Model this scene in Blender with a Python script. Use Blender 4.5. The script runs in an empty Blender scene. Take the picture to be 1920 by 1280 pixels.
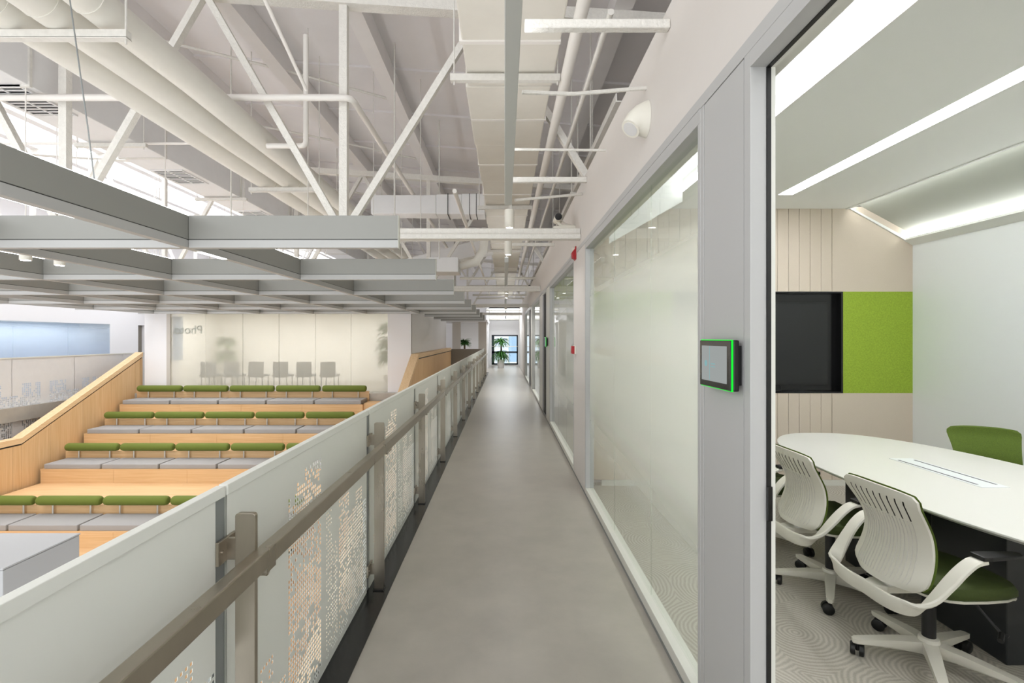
import bpy, bmesh, math, random
from mathutils import Vector, Matrix
random.seed(7)
SC = bpy.context.scene
COL = SC.collection

# ------------------------------------------------------------------ camera
F = 907.0; VX, VY = 946.0, 633.0; EYE = 1.6          # pixels on the 1920 x 1280 frame
cd = bpy.data.cameras.new('camera'); cam = bpy.data.objects.new('camera', cd); COL.objects.link(cam)
cam.location = (0, 0, EYE); cam.rotation_euler = (math.pi / 2, 0, 0)
cd.sensor_width = 36; cd.lens = 36 * F / 1920
cd.shift_x = (960 - VX) / 1920; cd.shift_y = -(640 - VY) / 1920
cd.clip_start = 0.05; cd.clip_end = 200
SC.camera = cam
# ------------------------------------------------------------------ world, exposure
w = bpy.data.worlds.new('world'); SC.world = w; w.use_nodes = True
bg = w.node_tree.nodes['Background']; bg.inputs[0].default_value = (0.96, 0.98, 1.0, 1); bg.inputs[1].default_value = 2.4
try: SC.cycles.diffuse_bounces = 8
except Exception: pass
SC.view_settings.view_transform = 'Standard'
try: SC.view_settings.look = 'None'
except Exception: pass
SC.view_settings.gamma = 1.0; SC.view_settings.exposure = 0.0; SC.view_settings.use_curve_mapping = False

def area(name, loc, sx, sy, power, color=(1, 1, 1), rot=(0, 0, 0)):
    l = bpy.data.lights.new(name, 'AREA'); l.shape = 'RECTANGLE'; l.size = sx; l.size_y = sy; l.energy = power; l.color = color
    o = bpy.data.objects.new(name, l); COL.objects.link(o); o.location = loc; o.rotation_euler = rot
    return o
def spot(name, loc, power, ang=100, color=(1, .985, .96), r=.06, rot=(0, 0, 0)):
    l = bpy.data.lights.new(name, 'SPOT'); l.energy = power; l.spot_size = math.radians(ang); l.spot_blend = .6; l.color = color; l.shadow_soft_size = r
    o = bpy.data.objects.new(name, l); COL.objects.link(o); o.location = loc; o.rotation_euler = rot
    return o

# ------------------------------------------------------------------ materials
def lin(c):
    return tuple(((v / 255) / 12.92 if v / 255 <= .04045 else ((v / 255 + .055) / 1.055) ** 2.4) for v in c)
M = {}
def mat(name, rgb, rough=.6, metal=0., spec=.5, var=.0, vscale=6., stretch=(1, 1, 1), bump=0., bscale=60., emit=None, estr=0., coat=0., rvar=0.):
    m = bpy.data.materials.new(name); m.use_nodes = True; nt = m.node_tree; N = nt.nodes; L = nt.links
    b = N['Principled BSDF']; c = lin(rgb)
    b.inputs['Base Color'].default_value = (*c, 1); b.inputs['Roughness'].default_value = rough
    b.inputs['Metallic'].default_value = metal; b.inputs['Specular IOR Level'].default_value = spec
    b.inputs['Coat Weight'].default_value = coat
    if emit: b.inputs['Emission Color'].default_value = (*lin(emit), 1); b.inputs['Emission Strength'].default_value = estr
    if var or bump or rvar:
        g = N.new('ShaderNodeNewGeometry'); mp = N.new('ShaderNodeMapping'); mp.inputs['Scale'].default_value = stretch
        L.new(g.outputs['Position'], mp.inputs['Vector'])
    if var or rvar:
        n = N.new('ShaderNodeTexNoise'); n.inputs['Scale'].default_value = vscale; n.inputs['Detail'].default_value = 6; n.inputs['Roughness'].default_value = .6
        L.new(mp.outputs[0], n.inputs['Vector'])
    if var:
        r = N.new('ShaderNodeValToRGB'); r.color_ramp.elements[0].position = .3; r.color_ramp.elements[1].position = .7
        r.color_ramp.elements[0].color = (*[v * (1 - var) for v in c], 1); r.color_ramp.elements[1].color = (*[min(1, v * (1 + var)) for v in c], 1)
        L.new(n.outputs['Fac'], r.inputs[0]); L.new(r.outputs[0], b.inputs['Base Color'])
    if rvar:
        mr = N.new('ShaderNodeMapRange'); mr.inputs[3].default_value = max(0, rough - rvar); mr.inputs[4].default_value = rough + rvar
        L.new(n.outputs['Fac'], mr.inputs[0]); L.new(mr.outputs[0], b.inputs['Roughness'])
    if bump:
        n2 = N.new('ShaderNodeTexNoise'); n2.inputs['Scale'].default_value = bscale; n2.inputs['Detail'].default_value = 5
        L.new(mp.outputs[0], n2.inputs['Vector'])
        bp = N.new('ShaderNodeBump'); bp.inputs['Strength'].default_value = bump; bp.inputs['Distance'].default_value = .01
        L.new(n2.outputs['Fac'], bp.inputs['Height']); L.new(bp.outputs[0], b.inputs['Normal'])
    M[name] = m; return m
def emis(name, rgb, s):
    m = bpy.data.materials.new(name); m.use_nodes = True; nt = m.node_tree
    nt.nodes.remove(nt.nodes['Principled BSDF']); e = nt.nodes.new('ShaderNodeEmission')
    e.inputs[0].default_value = (*lin(rgb), 1); e.inputs[1].default_value = s
    nt.links.new(e.outputs[0], nt.nodes['Material Output'].inputs[0]); M[name] = m
    return m

mat('wall', (208, 203, 198), .7, var=.015, vscale=1.5)
mat('wall_white', (232, 231, 232), .7)
mat('frame', (178, 178, 177), .38, spec=.4)
mat('frame_light', (214, 214, 206), .38, spec=.4)
mat('gap', (38, 38, 36), .5)
mat('floor_vinyl', (167, 162, 153), .32, var=.09, vscale=3.2, bump=.03, bscale=90, rvar=.08)
mat('black_stone', (22, 22, 22), .22, var=.2, vscale=30, spec=.5)
mat('steel', (176, 168, 155), .3, metal=1., var=.1, vscale=5, stretch=(1, 1, .25), rvar=.1)
mat('panel_white', (222, 223, 216), .45, spec=.4)
mat('alu', (128, 131, 130), .5)
mat('roof', (222, 219, 219), .8, var=.03, vscale=1.2)
mat('purlin', (226, 223, 222), .75, var=.03, vscale=2)
mat('truss', (220, 217, 210), .85, var=.05, vscale=25, bump=.8, bscale=55)
mat('duct', (212, 208, 198), .7, var=.035, vscale=3, bump=.25, bscale=9)
mat('duct_grey', (214, 213, 212), .6, var=.02)
mat('pipe', (212, 209, 200), .6, var=.02, bump=.12, bscale=12)
mat('pipe_white', (222, 218, 212), .5)
mat('bracket', (206, 203, 196), .6, var=.06, vscale=30)
mat('baffle', (146, 146, 141), .5, spec=.35)
mat('baffle_trim', (176, 176, 174), .4, spec=.4)
mat('black', (16, 16, 16), .45)
mat('black_gloss', (10, 10, 11), .18)
mat('white_plastic', (226, 223, 212), .42)
mat('lamp_body', (188, 190, 186), .45)
mat('cushion', (152, 150, 148), .9, var=.03, vscale=200, bump=.15, bscale=400)
mat('roll', (96, 108, 36), .85, var=.06, vscale=200, bump=.1, bscale=400)
mat('post_metal', (205, 200, 190), .35, metal=.6)
mat('chair_white', (212, 209, 198), .45)
mat('seat_green', (56, 68, 18), .8, var=.1, vscale=120, bump=.2, bscale=500)
mat('mesh_green', (84, 104, 26), .8, var=.25, vscale=220, bump=.4, bscale=500)
mat('table_white', (214, 213, 206), .35)
mat('dark_grey', (42, 44, 46), .4)
mat('felt', (206, 194, 178), .95, var=.05, vscale=180, bump=.2, bscale=260)
mat('felt_green', (148, 174, 56), .95, var=.16, vscale=90, bump=.25, bscale=260)
mat('ceiling_white', (230, 231, 228), .75)
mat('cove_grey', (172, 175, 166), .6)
mat('whiteboard', (224, 228, 228), .3)
mat('screen', (24, 25, 25), .3)
mat('red', (170, 26, 34), .4)
mat('dark_frame', (40, 48, 58), .4)
mat('leaf', (52, 108, 34), .5, var=.3, vscale=14)
mat('trunk', (92, 76, 54), .9, var=.2, vscale=20)
mat('pot', (232, 230, 228), .4)
mat('cream', (237, 235, 229), .7)
mat('grey_fabric', (104, 110, 114), .8)
mat('parapet', (128, 122, 112), .7)
mat('column_beige', (196, 190, 182), .7)
mat('box_grey', (166, 167, 168), .55)
mat('facade', (206, 218, 234), .6)
mat('facade_glass', (140, 166, 192), .15)
mat('sign_ink', (96, 124, 124), .6)
emis('led', (249, 250, 253), 34.0)
emis('led_fill', (250, 252, 255), 24.0)
emis('led_cove', (250, 251, 255), 11.0)
emis('led_lamp', (252, 253, 255), 9.0)
emis('led_soft', (252, 253, 252), 13.0)
emis('skylight', (248, 250, 255), 4.6)
emis('green_glow', (30, 235, 60), 1.2)
emis('tablet_ui', (206, 212, 210), .55)
emis('tablet_line', (170, 222, 226), .6)

def wood(name, a, b, axis):
    m = bpy.data.materials.new(name); m.use_nodes = True; nt = m.node_tree; N = nt.nodes; L = nt.links; bs = N['Principled BSDF']
    g = N.new('ShaderNodeNewGeometry'); mp = N.new('ShaderNodeMapping')
    sc = [38, 38, 38]; sc[axis] = 1.2; mp.inputs['Scale'].default_value = sc
    n = N.new('ShaderNodeTexNoise'); n.inputs['Scale'].default_value = 1.0; n.inputs['Detail'].default_value = 5; n.inputs['Distortion'].default_value = .6
    r = N.new('ShaderNodeValToRGB'); r.color_ramp.elements[0].position = .3; r.color_ramp.elements[1].position = .72
    r.color_ramp.elements[0].color = (*lin(a), 1); r.color_ramp.elements[1].color = (*lin(b), 1)
    L.new(g.outputs['Position'], mp.inputs[0]); L.new(mp.outputs[0], n.inputs['Vector']); L.new(n.outputs['Fac'], r.inputs[0]); L.new(r.outputs[0], bs.inputs['Base Color'])
    bs.inputs['Roughness'].default_value = .5; bs.inputs['Specular IOR Level'].default_value = .35
    M[name] = m
wood('wood_x', (206, 167, 120), (220, 186, 142), 0)
wood('wood_z', (206, 167, 120), (220, 186, 142), 2)
wood('wood_cap', (216, 182, 138), (230, 200, 160), 1)

def carpet():
    m = bpy.data.materials.new('carpet'); m.use_nodes = True; nt = m.node_tree; N = nt.nodes; L = nt.links; bs = N['Principled BSDF']
    g = N.new('ShaderNodeNewGeometry')
    v = N.new('ShaderNodeTexVoronoi'); v.inputs['Scale'].default_value = 2.0; v.inputs['Randomness'].default_value = .9; v.voronoi_dimensions = '2D'
    L.new(g.outputs['Position'], v.inputs['Vector'])
    nz = N.new('ShaderNodeTexNoise'); nz.inputs['Scale'].default_value = 5.; L.new(g.outputs['Position'], nz.inputs['Vector'])
    a = N.new('ShaderNodeMath'); a.operation = 'MULTIPLY_ADD'; a.inputs[1].default_value = 135.; L.new(v.outputs['Distance'], a.inputs[0])
    k = N.new('ShaderNodeMath'); k.operation = 'MULTIPLY'; k.inputs[1].default_value = 14.; L.new(nz.outputs['Fac'], k.inputs[0]); L.new(k.outputs[0], a.inputs[2])
    s = N.new('ShaderNodeMath'); s.operation = 'SINE'; L.new(a.outputs[0], s.inputs[0])
    n2 = N.new('ShaderNodeTexNoise'); n2.inputs['Scale'].default_value = 160.; L.new(g.outputs['Position'], n2.inputs['Vector'])
    ad = N.new('ShaderNodeMath'); ad.operation = 'MULTIPLY_ADD'; ad.inputs[1].default_value = .35; L.new(s.outputs[0], ad.inputs[0]); L.new(n2.outputs['Fac'], ad.inputs[2])
    r = N.new('ShaderNodeValToRGB'); r.color_ramp.elements[0].position = .15; r.color_ramp.elements[1].position = .85
    r.color_ramp.elements[0].color = (*lin((164, 159, 149)), 1); r.color_ramp.elements[1].color = (*lin((188, 183, 172)), 1)
    L.new(ad.outputs[0], r.inputs[0]); L.new(r.outputs[0], bs.inputs['Base Color']); bs.inputs['Roughness'].default_value = .95
    bp = N.new('ShaderNodeBump'); bp.inputs['Strength'].default_value = .3; bp.inputs['Distance'].default_value = .004
    L.new(ad.outputs[0], bp.inputs['Height']); L.new(bp.outputs[0], bs.inputs['Normal'])
    M['carpet'] = m
carpet()

def glass(name, stops, white=(232, 232, 222), refl=1.0, tint=(250, 252, 250)):
    """pane with a white dot print whose density follows the height z: stops = [(z, density)...]"""
    m = bpy.data.materials.new(name); m.use_nodes = True; nt = m.node_tree; N = nt.nodes; L = nt.links
    N.remove(N['Principled BSDF']); out = N['Material Output']
    g = N.new('ShaderNodeNewGeometry'); sp = N.new('ShaderNodeSeparateXYZ'); L.new(g.outputs['Position'], sp.inputs[0])
    mr = N.new('ShaderNodeMapRange'); mr.inputs[1].default_value = 0; mr.inputs[2].default_value = 3; L.new(sp.outputs['Z'], mr.inputs[0])
    r = N.new('ShaderNodeValToRGB'); el = r.color_ramp.elements
    while len(el) < len(stops): el.new(.5)
    for e, (z, d) in zip(el, sorted(stops)): e.position = z / 3; e.color = (d, d, d, 1)
    r.color_ramp.interpolation = 'EASE'; L.new(mr.outputs[0], r.inputs[0])
    tr = N.new('ShaderNodeBsdfTransparent'); tr.inputs[0].default_value = (*lin(tint), 1)
    df = N.new('ShaderNodeBsdfDiffuse'); df.inputs[0].default_value = (*lin(white), 1)
    tl = N.new('ShaderNodeBsdfTranslucent'); tl.inputs[0].default_value = (*lin(white), 1)
    mx = N.new('ShaderNodeMixShader'); mx.inputs[0].default_value = .6; L.new(df.outputs[0], mx.inputs[1]); L.new(tl.outputs[0], mx.inputs[2])
    m2 = N.new('ShaderNodeMixShader'); L.new(r.outputs[0], m2.inputs[0]); L.new(tr.outputs[0], m2.inputs[1]); L.new(mx.outputs[0], m2.inputs[2])
    gl = N.new('ShaderNodeBsdfGlossy'); gl.inputs['Roughness'].default_value = .02
    lw = N.new('ShaderNodeLayerWeight'); lw.inputs[0].default_value = .5
    pw = N.new('ShaderNodeMath'); pw.operation = 'POWER'; pw.inputs[1].default_value = 5.; L.new(lw.outputs['Facing'], pw.inputs[0])
    ml = N.new('ShaderNodeMath'); ml.operation = 'MULTIPLY_ADD'; ml.inputs[1].default_value = .94; ml.inputs[2].default_value = .05; L.new(pw.outputs[0], ml.inputs[0])
    bk = N.new('ShaderNodeMath'); bk.operation = 'SUBTRACT'; bk.inputs[0].default_value = refl; L.new(g.outputs['Backfacing'], bk.inputs[1]); bk.use_clamp = True
    fm = N.new('ShaderNodeMath'); fm.operation = 'MULTIPLY'; L.new(ml.outputs[0], fm.inputs[0]); L.new(bk.outputs[0], fm.inputs[1])
    m3 = N.new('ShaderNodeMixShader'); L.new(fm.outputs[0], m3.inputs[0]); L.new(m2.outputs[0], m3.inputs[1]); L.new(gl.outputs[0], m3.inputs[2])
    L.new(m3.outputs[0], out.inputs[0]); M[name] = m
glass('glass_print', [(.0, .02), (.4, .05), (.7, .32), (1.08, .9), (1.5, .9), (1.9, .5), (2.2, .15), (2.5, .0)], white=(240, 241, 234), refl=.8)
glass('glass_room', [(.0, .02), (.4, .1), (.9, .6), (1.9, .6), (2.3, .15), (2.5, .0)], white=(240, 241, 236), refl=1.0)
glass('glass_sky_tint', [(.0, .9), (1.2, .8), (1.6, .6), (2.1, .15)], white=(208, 216, 226), refl=.6)  # blue-grey tint paints reflected sky and daylight into the gallery panes
glass('glass_clear', [(.0, .0), (3., .0)], refl=.8)
def frosted():
    m = bpy.data.materials.new('glass_frosted'); m.use_nodes = True; nt = m.node_tree; N = nt.nodes; L = nt.links
    N.remove(N['Principled BSDF'])
    rf = N.new('ShaderNodeBsdfRefraction'); rf.inputs['IOR'].default_value = 1.12; rf.inputs['Roughness'].default_value = .22; rf.inputs[0].default_value = (1, 1, .99, 1)
    tl = N.new('ShaderNodeBsdfTranslucent'); tl.inputs[0].default_value = (*lin((244, 238, 224)), 1)
    df = N.new('ShaderNodeBsdfDiffuse'); df.inputs[0].default_value = (*lin((240, 236, 226)), 1)
    a = N.new('ShaderNodeMixShader'); a.inputs[0].default_value = .5; L.new(tl.outputs[0], a.inputs[1]); L.new(df.outputs[0], a.inputs[2])
    b = N.new('ShaderNodeMixShader'); b.inputs[0].default_value = .3; L.new(rf.outputs[0], b.inputs[1]); L.new(a.outputs[0], b.inputs[2])
    L.new(b.outputs[0], N['Material Output'].inputs[0]); M['glass_frosted'] = m
frosted()

# ------------------------------------------------------------------ mesh helpers
class MB:
    def __init__(s): s.v = []; s.f = []
    def quad(s, *p):
        n = len(s.v); s.v += [tuple(q) for q in p]; s.f.append(tuple(range(n, n + len(p)))); return s
    def box(s, x0, x1, y0, y1, z0, z1):
        n = len(s.v)
        s.v += [(x0, y0, z0), (x1, y0, z0), (x1, y1, z0), (x0, y1, z0), (x0, y0, z1), (x1, y0, z1), (x1, y1, z1), (x0, y1, z1)]
        s.f += [tuple(n + i for i in q) for q in ((3, 2, 1, 0), (4, 5, 6, 7), (0, 1, 5, 4), (1, 2, 6, 5), (2, 3, 7, 6), (3, 0, 4, 7))]; return s
    def beam(s, p, q, a, b, up=(0, 0, 1)):
        p, q = Vector(p), Vector(q); d = (q - p).normalized(); u = Vector(up)
        sx = d.cross(u)
        if sx.length < 1e-4: sx = d.cross(Vector((0, 1, 0)))
        sx.normalize(); t = sx.cross(d); n = len(s.v)
        for c in (p, q):
            for i, j in ((-1, -1), (1, -1), (1, 1), (-1, 1)): s.v.append(tuple(c + sx * (a / 2 * i) + t * (b / 2 * j)))
        s.f += [tuple(n + i for i in k) for k in ((0, 1, 2, 3), (7, 6, 5, 4), (0, 4, 5, 1), (1, 5, 6, 2), (2, 6, 7, 3), (3, 7, 4, 0))]; return s
    def path(s, pts, r, n=10, cap=True):
        pts = [Vector(p) for p in pts]; rs = r if isinstance(r, (list, tuple)) else [r] * len(pts); base = len(s.v); ref = None
        for i, p in enumerate(pts):
            d = (pts[min(i + 1, len(pts) - 1)] - pts[max(i - 1, 0)]).normalized()
            if ref is None:
                ref = d.cross(Vector((0, 0, 1)))
                if ref.length < 1e-3: ref = Vector((1, 0, 0))
            a = (ref - d * ref.dot(d)).normalized(); b = d.cross(a); ref = a
            for k in range(n):
                t = 2 * math.pi * k / n; s.v.append(tuple(p + (a * math.cos(t) + b * math.sin(t)) * rs[i]))
        for i in range(len(pts) - 1):
            for k in range(n):
                k2 = (k + 1) % n; s.f.append((base + i * n + k, base + i * n + k2, base + (i + 1) * n + k2, base + (i + 1) * n + k))
        if cap:
            s.f.append(tuple(base + k for k in reversed(range(n)))); e = base + (len(pts) - 1) * n; s.f.append(tuple(e + k for k in range(n)))
        return s
    def lathe(s, prof, c=(0, 0, 0), n=20):
        base = len(s.v)
        for r, z in prof:
            for k in range(n):
                t = 2 * math.pi * k / n; s.v.append((c[0] + r * math.cos(t), c[1] + r * math.sin(t), c[2] + z))
        for i in range(len(prof) - 1):
            for k in range(n):
                k2 = (k + 1) % n; s.f.append((base + i * n + k, base + i * n + k2, base + (i + 1) * n + k2, base + (i + 1) * n + k))
        s.f.append(tuple(base + k for k in reversed(range(n)))); e = base + (len(prof) - 1) * n; s.f.append(tuple(e + k for k in range(n)))
        return s
    def prism(s, poly, axis, a, b):
        """poly: 2-D points in the two other axes, extruded along axis from a to b"""
        n = len(s.v); k = len(poly)
        def mk(p, h):
            return (h, p[0], p[1]) if axis == 0 else (p[0], h, p[1]) if axis == 1 else (p[0], p[1], h)
        s.v += [mk(p, a) for p in poly] + [mk(p, b) for p in poly]
        s.f.append(tuple(n + i for i in range(k))); s.f.append(tuple(n + k + i for i in reversed(range(k))))
        for i in range(k):
            j = (i + 1) % k; s.f.append((n + i, n + k + i, n + k + j, n + j))
        return s
    def sweep(s, pts, sect, side):
        """sect: list of (a, b) in (side, normal) frame; side: unit side vector or list"""
        pts = [Vector(p) for p in pts]; base = len(s.v); k = len(sect)
        for i, p in enumerate(pts):
            d = (pts[min(i + 1, len(pts) - 1)] - pts[max(i - 1, 0)]).normalized()
            sd = Vector(side[i] if isinstance(side, list) else side); sd = (sd - d * sd.dot(d)).normalized(); nn = sd.cross(d)
            sc = sect[i] if isinstance(sect[0], list) else sect
            for a, b in sc: s.v.append(tuple(p + sd * a + nn * b))
        if isinstance(sect[0], list): k = len(sect[0])
        for i in range(len(pts) - 1):
            for j in range(k):
                j2 = (j + 1) % k; s.f.append((base + i * k + j, base + i * k + j2, base + (i + 1) * k + j2, base + (i + 1) * k + j))
        s.f.append(tuple(base + j for j in reversed(range(k)))); e = base + (len(pts) - 1) * k; s.f.append(tuple(e + j for j in range(k)))
        return s
    def build(s, name, m, parent=None, smooth=False, bevel=0, seg=2, origin=None, subsurf=0):
        vs = [Vector(v) for v in s.v]
        if parent is not None: off = Vector(parent['_o'])
        elif origin is not None: off = Vector(origin)
        else:
            lo = [min(v[i] for v in vs) for i in range(3)]; hi = [max(v[i] for v in vs) for i in range(3)]
            off = Vector(((lo[0] + hi[0]) / 2, (lo[1] + hi[1]) / 2, lo[2]))
        me = bpy.data.meshes.new(name); me.from_pydata([tuple(v - off) for v in vs], [], s.f)
        bm = bmesh.new(); bm.from_mesh(me); bmesh.ops.recalc_face_normals(bm, faces=bm.faces); 
        if bevel: bmesh.ops.bevel(bm, geom=list(bm.edges), offset=bevel, segments=seg, profile=.6, affect='EDGES')
        bm.to_mesh(me); bm.free()
        me.materials.append(M[m])
        if smooth:
            for p in me.polygons: p.use_smooth = True
            try: me.set_sharp_from_angle(angle=math.radians(40))
            except Exception: pass
        o = bpy.data.objects.new(name, me); COL.objects.link(o); o['_o'] = tuple(off)
        if parent is not None: o.parent = parent
        else: o.location = off
        if subsurf:
            md = o.modifiers.new('sub', 'SUBSURF'); md.levels = subsurf; md.render_levels = subsurf
        return o
def tag(o, label, cat, group=None):
    o['label'] = label; o['category'] = cat
    if group: o['group'] = group
    return o
def thing(name, loc, label, cat, group=None):
    o = bpy.data.objects.new(name, None); COL.objects.link(o); o.location = loc; o['_o'] = tuple(loc); o.empty_display_size = .1
    return tag(o, label, cat, group)
def struct(o):
    o['kind'] = 'structure'; return o
def sempty(name, loc=(0, 0, 0)):
    o = bpy.data.objects.new(name, None); COL.objects.link(o); o.location = loc; o['_o'] = tuple(loc); o['kind'] = 'structure'; return o
def copy_tree(o, parent=None):
    c = o.copy(); COL.objects.link(c); c.parent = parent
    for ch in list(o.children): copy_tree(ch, c)
    return c
def dup_mesh(o, loc, parent=None, name=None):
    c = o.copy(); COL.objects.link(c); c.parent = parent; c.location = loc; return c
ORD = ['first', 'second', 'third', 'fourth', 'fifth', 'sixth', 'seventh', 'eighth', 'ninth', 'tenth', 'eleventh', 'twelfth', 'thirteenth', 'fourteenth', 'fifteenth']
def PX(x, Y): return (x - VX) / F * Y
def PZ(y, Y): return EYE - (y - VY) / F * Y

# ================================================================== STRUCTURE
XR = .824; XG = .866; XI = .905           # corridor face, glass plane, room face of the partition
Y_END = 27.9; LOW = -4.0
# floors
struct(MB().box(-.735, XR, -1.5, Y_END, -.12, 0).build('floor', 'floor_vinyl'))
struct(MB().box(-2.62, -.735, 22.45, Y_END, -.12, 0).build('floor', 'floor_vinyl'))
struct(MB().box(-.915, -.735, -1.5, 22.35, -.35, -.012).build('trim_1', 'black_stone'))
struct(MB().box(-.742, -.727, -1.5, 22.35, -.02, .006).build('trim_2', 'black_stone'))
struct(MB().box(-.915, -.86, -1.5, 22.35, -.6, -.35).build('trim_3', 'wall_white'))
struct(MB().box(-14, 6, -1.5, Y_END, LOW - .1, LOW).build('floor', 'floor_vinyl'))

# roof: purlins on the trusses, roof boards between them
def zc(x): return 5.22 - .066 * (x + 1.2)          # centre of the trusses' top chord
PUR = [-.23 + 1.5 * k for k in range(-9, 5)]        # -13.7 ... 5.8
ceil = sempty('ceiling', (-4, 12, 5.4)); CO = tuple(ceil['_o'])
SKY = {-9.23: 1, -12.23: 1}
for i in range(len(PUR) - 1):
    a, b = PUR[i], PUR[i + 1]
    zt = lambda x: zc(x) + .40
    if -12.3 < a < -9.2 + .0: continue
    mb = MB(); mb.v = [(a, -1.5, zt(a)), (b, -1.5, zt(b)), (b, 4.4, zt(b)), (a, 4.4, zt(a)), (a, -1.5, zt(a) + .08), (b, -1.5, zt(b) + .08), (b, 4.4, zt(b) + .08), (a, 4.4, zt(a) + .08)]
    mb.f = [(3, 2, 1, 0), (4, 5, 6, 7), (0, 1, 5, 4), (1, 2, 6, 5), (2, 3, 7, 6), (3, 0, 4, 7)]
    mb.build('roof_board', 'roof', ceil)
first = None
for i in range(len(PUR) - 1):
    a, b = PUR[i], PUR[i + 1]
    if -12.3 < a < -9.2 + .0: continue
    for k in range(17):
        y0, y1 = 4.42 + 1.45 * k, 4.42 + 1.45 * (k + 1) - .02
        loc = Vector(((a + b) / 2, (y0 + y1) / 2, (zc(a) + zc(b)) / 2 + .40))
        if first is None:
            h = (b - a) / 2; dz = -.066 * h; l = (y1 - y0) / 2
            mb = MB(); c = loc
            for zz in (0, .08):
                mb.v += [(c.x - h, c.y - l, c.z - dz + zz), (c.x + h, c.y - l, c.z + dz + zz), (c.x + h, c.y + l, c.z + dz + zz), (c.x - h, c.y + l, c.z - dz + zz)]
            mb.f = [(3, 2, 1, 0), (4, 5, 6, 7), (0, 1, 5, 4), (1, 2, 6, 5), (2, 3, 7, 6), (3, 0, 4, 7)]
            # lipped joint rib under the far edge of each board
            n = len(mb.v)
            for zz in (-.035, .0):
                mb.v += [(c.x - h, c.y + l - .05, c.z - dz + zz), (c.x + h, c.y + l - .05, c.z + dz + zz), (c.x + h, c.y + l + .01, c.z + dz + zz), (c.x - h, c.y + l + .01, c.z - dz + zz)]
            mb.f += [tuple(n + q for q in f) for f in ((3, 2, 1, 0), (4, 5, 6, 7), (0, 1, 5, 4), (1, 2, 6, 5), (2, 3, 7, 6), (3, 0, 4, 7))]
            first = mb.build('roof_board', 'roof', ceil, origin=None)
            first.data.transform(Matrix.Translation(Vector(ceil['_o']) - loc)); first.location = loc - Vector(ceil['_o'])
        else:
            dup_mesh(first, loc - Vector(ceil['_o']), ceil)
for x in PUR:
    MB().box(x - .07, x + .07, -1.5, Y_END, zc(x) + .07, zc(x) + .40).box(x - .10, x + .10, -1.5, Y_END, zc(x) + .06, zc(x) + .075).build('purlin', 'purlin', ceil)
# skylights let daylight in along the left of the roof
n = 1
for a in (-9.23, -10.73, -12.23):
    wdw = sempty('window_%d' % n, (a + .75, 12, zc(a) + .45)); n += 1
    for k in range(19):
        y0 = -1.4 + 1.55 * k
        MB().box(a + .02, a + 1.48, y0, y0 + 1.5, zc(a) + .38, zc(a) + .40).build('pane', 'skylight', wdw)
        MB().box(a, a + 1.5, y0 + 1.5, y0 + 1.55, zc(a) + .33, zc(a) + .45).build('glazing_bar', 'purlin', wdw)
# outer walls
struct(MB().box(-14.1, -13.9, -1.5, Y_END, LOW, 6.6).build('wall_left', 'wall_white'))
struct(MB().box(5.9, 6.1, -1.5, Y_END + .2, 0, 5.6).build('wall_right', 'wall'))
# far end wall with window openings
WX0, WX1, WZ0, WZ1 = -.74, .77, .06, 1.76
e = MB().box(-14, WX0, Y_END, Y_END + .2, LOW, 2.62).box(WX1, 6, Y_END, Y_END + .2, LOW, 2.62).box(WX0, WX1, Y_END, Y_END + .2, WZ1, 2.62).box(WX0, WX1, Y_END, Y_END + .2, LOW, WZ0)
e.box(-14, 6, Y_END, Y_END + .2, 3.35, 6.6).box(-14, -1.1, Y_END, Y_END + .2, 2.62, 3.35).box(1.25, 6, Y_END, Y_END + .2, 2.62, 3.35)
struct(e.build('wall_back', 'wall_white'))
wd = sempty('window_%d' % n, (0, Y_END, WZ0)); n += 1
f = MB(); t = .07
f.box(WX0, WX0 + .15, Y_END - .03, Y_END + .1, WZ0, WZ1).box(WX1 - t, WX1, Y_END - .03, Y_END + .1, WZ0, WZ1).box(WX0, WX1, Y_END - .03, Y_END + .1, WZ1 - t, WZ1).box(WX0, WX1, Y_END - .03, Y_END + .1, WZ0, WZ0 + t)
f.box(WX0, WX1, Y_END - .03, Y_END + .1, .72, .82)
f.build('window_frame', 'dark_frame', wd)
MB().box(WX0 + .1, WX1 - .05, Y_END + .03, Y_END + .04, .80, WZ1 - .05).build('pane', 'glass_clear', wd)
MB().box(WX0 + .1, WX1 - .05, Y_END + .03, Y_END + .04, WZ0 + .05, .74).build('pane', 'glass_clear', wd)
MB().path([(WX0, Y_END - .06, 1.1), (WX1, Y_END - .06, 1.1)], .018, 8).build('guard_rail', 'steel', wd)
wd = sempty('window_%d' % n, (0, Y_END, 2.62)); n += 1
MB().box(-1.1, 1.25, Y_END + .03, Y_END + .04, 2.62, 3.35).build('pane', 'glass_clear', wd)
MB().box(-1.1, 1.25, Y_END - .02, Y_END + .08, 2.6, 2.66).box(-1.1, 1.25, Y_END - .02, Y_END + .08, 3.3, 3.36).box(.05, .11, Y_END - .02, Y_END + .08, 2.66, 3.3).build('window_frame', 'dark_frame', wd)
# corridor left wall past the void, and the parapet
struct(MB().box(-.95, -.86, 25.2, Y_END, 0, 3.3).build('wall_left', 'wall_white'))
struct(MB().box(-2.75, -.93, 22.35, 22.5, -.8, 1.08).build('wall_back', 'parapet'))
struct(MB().box(-2.62, -.95, 25.6, 25.7, 0, 3.4).build('wall_back', 'wall_white'))
for x0, x1 in ((848, 863), (897, 912)):
    struct(MB().box(PX(x0, 23.2), PX(x1, 23.2), 23.2, 23.45, 0, 2.35).build('wall_back', 'column_beige'))
struct(MB().box(-3.5, -.8, 22.5, 25.6, 2.36, 2.44).build('ceiling', 'wall_white'))

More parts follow.
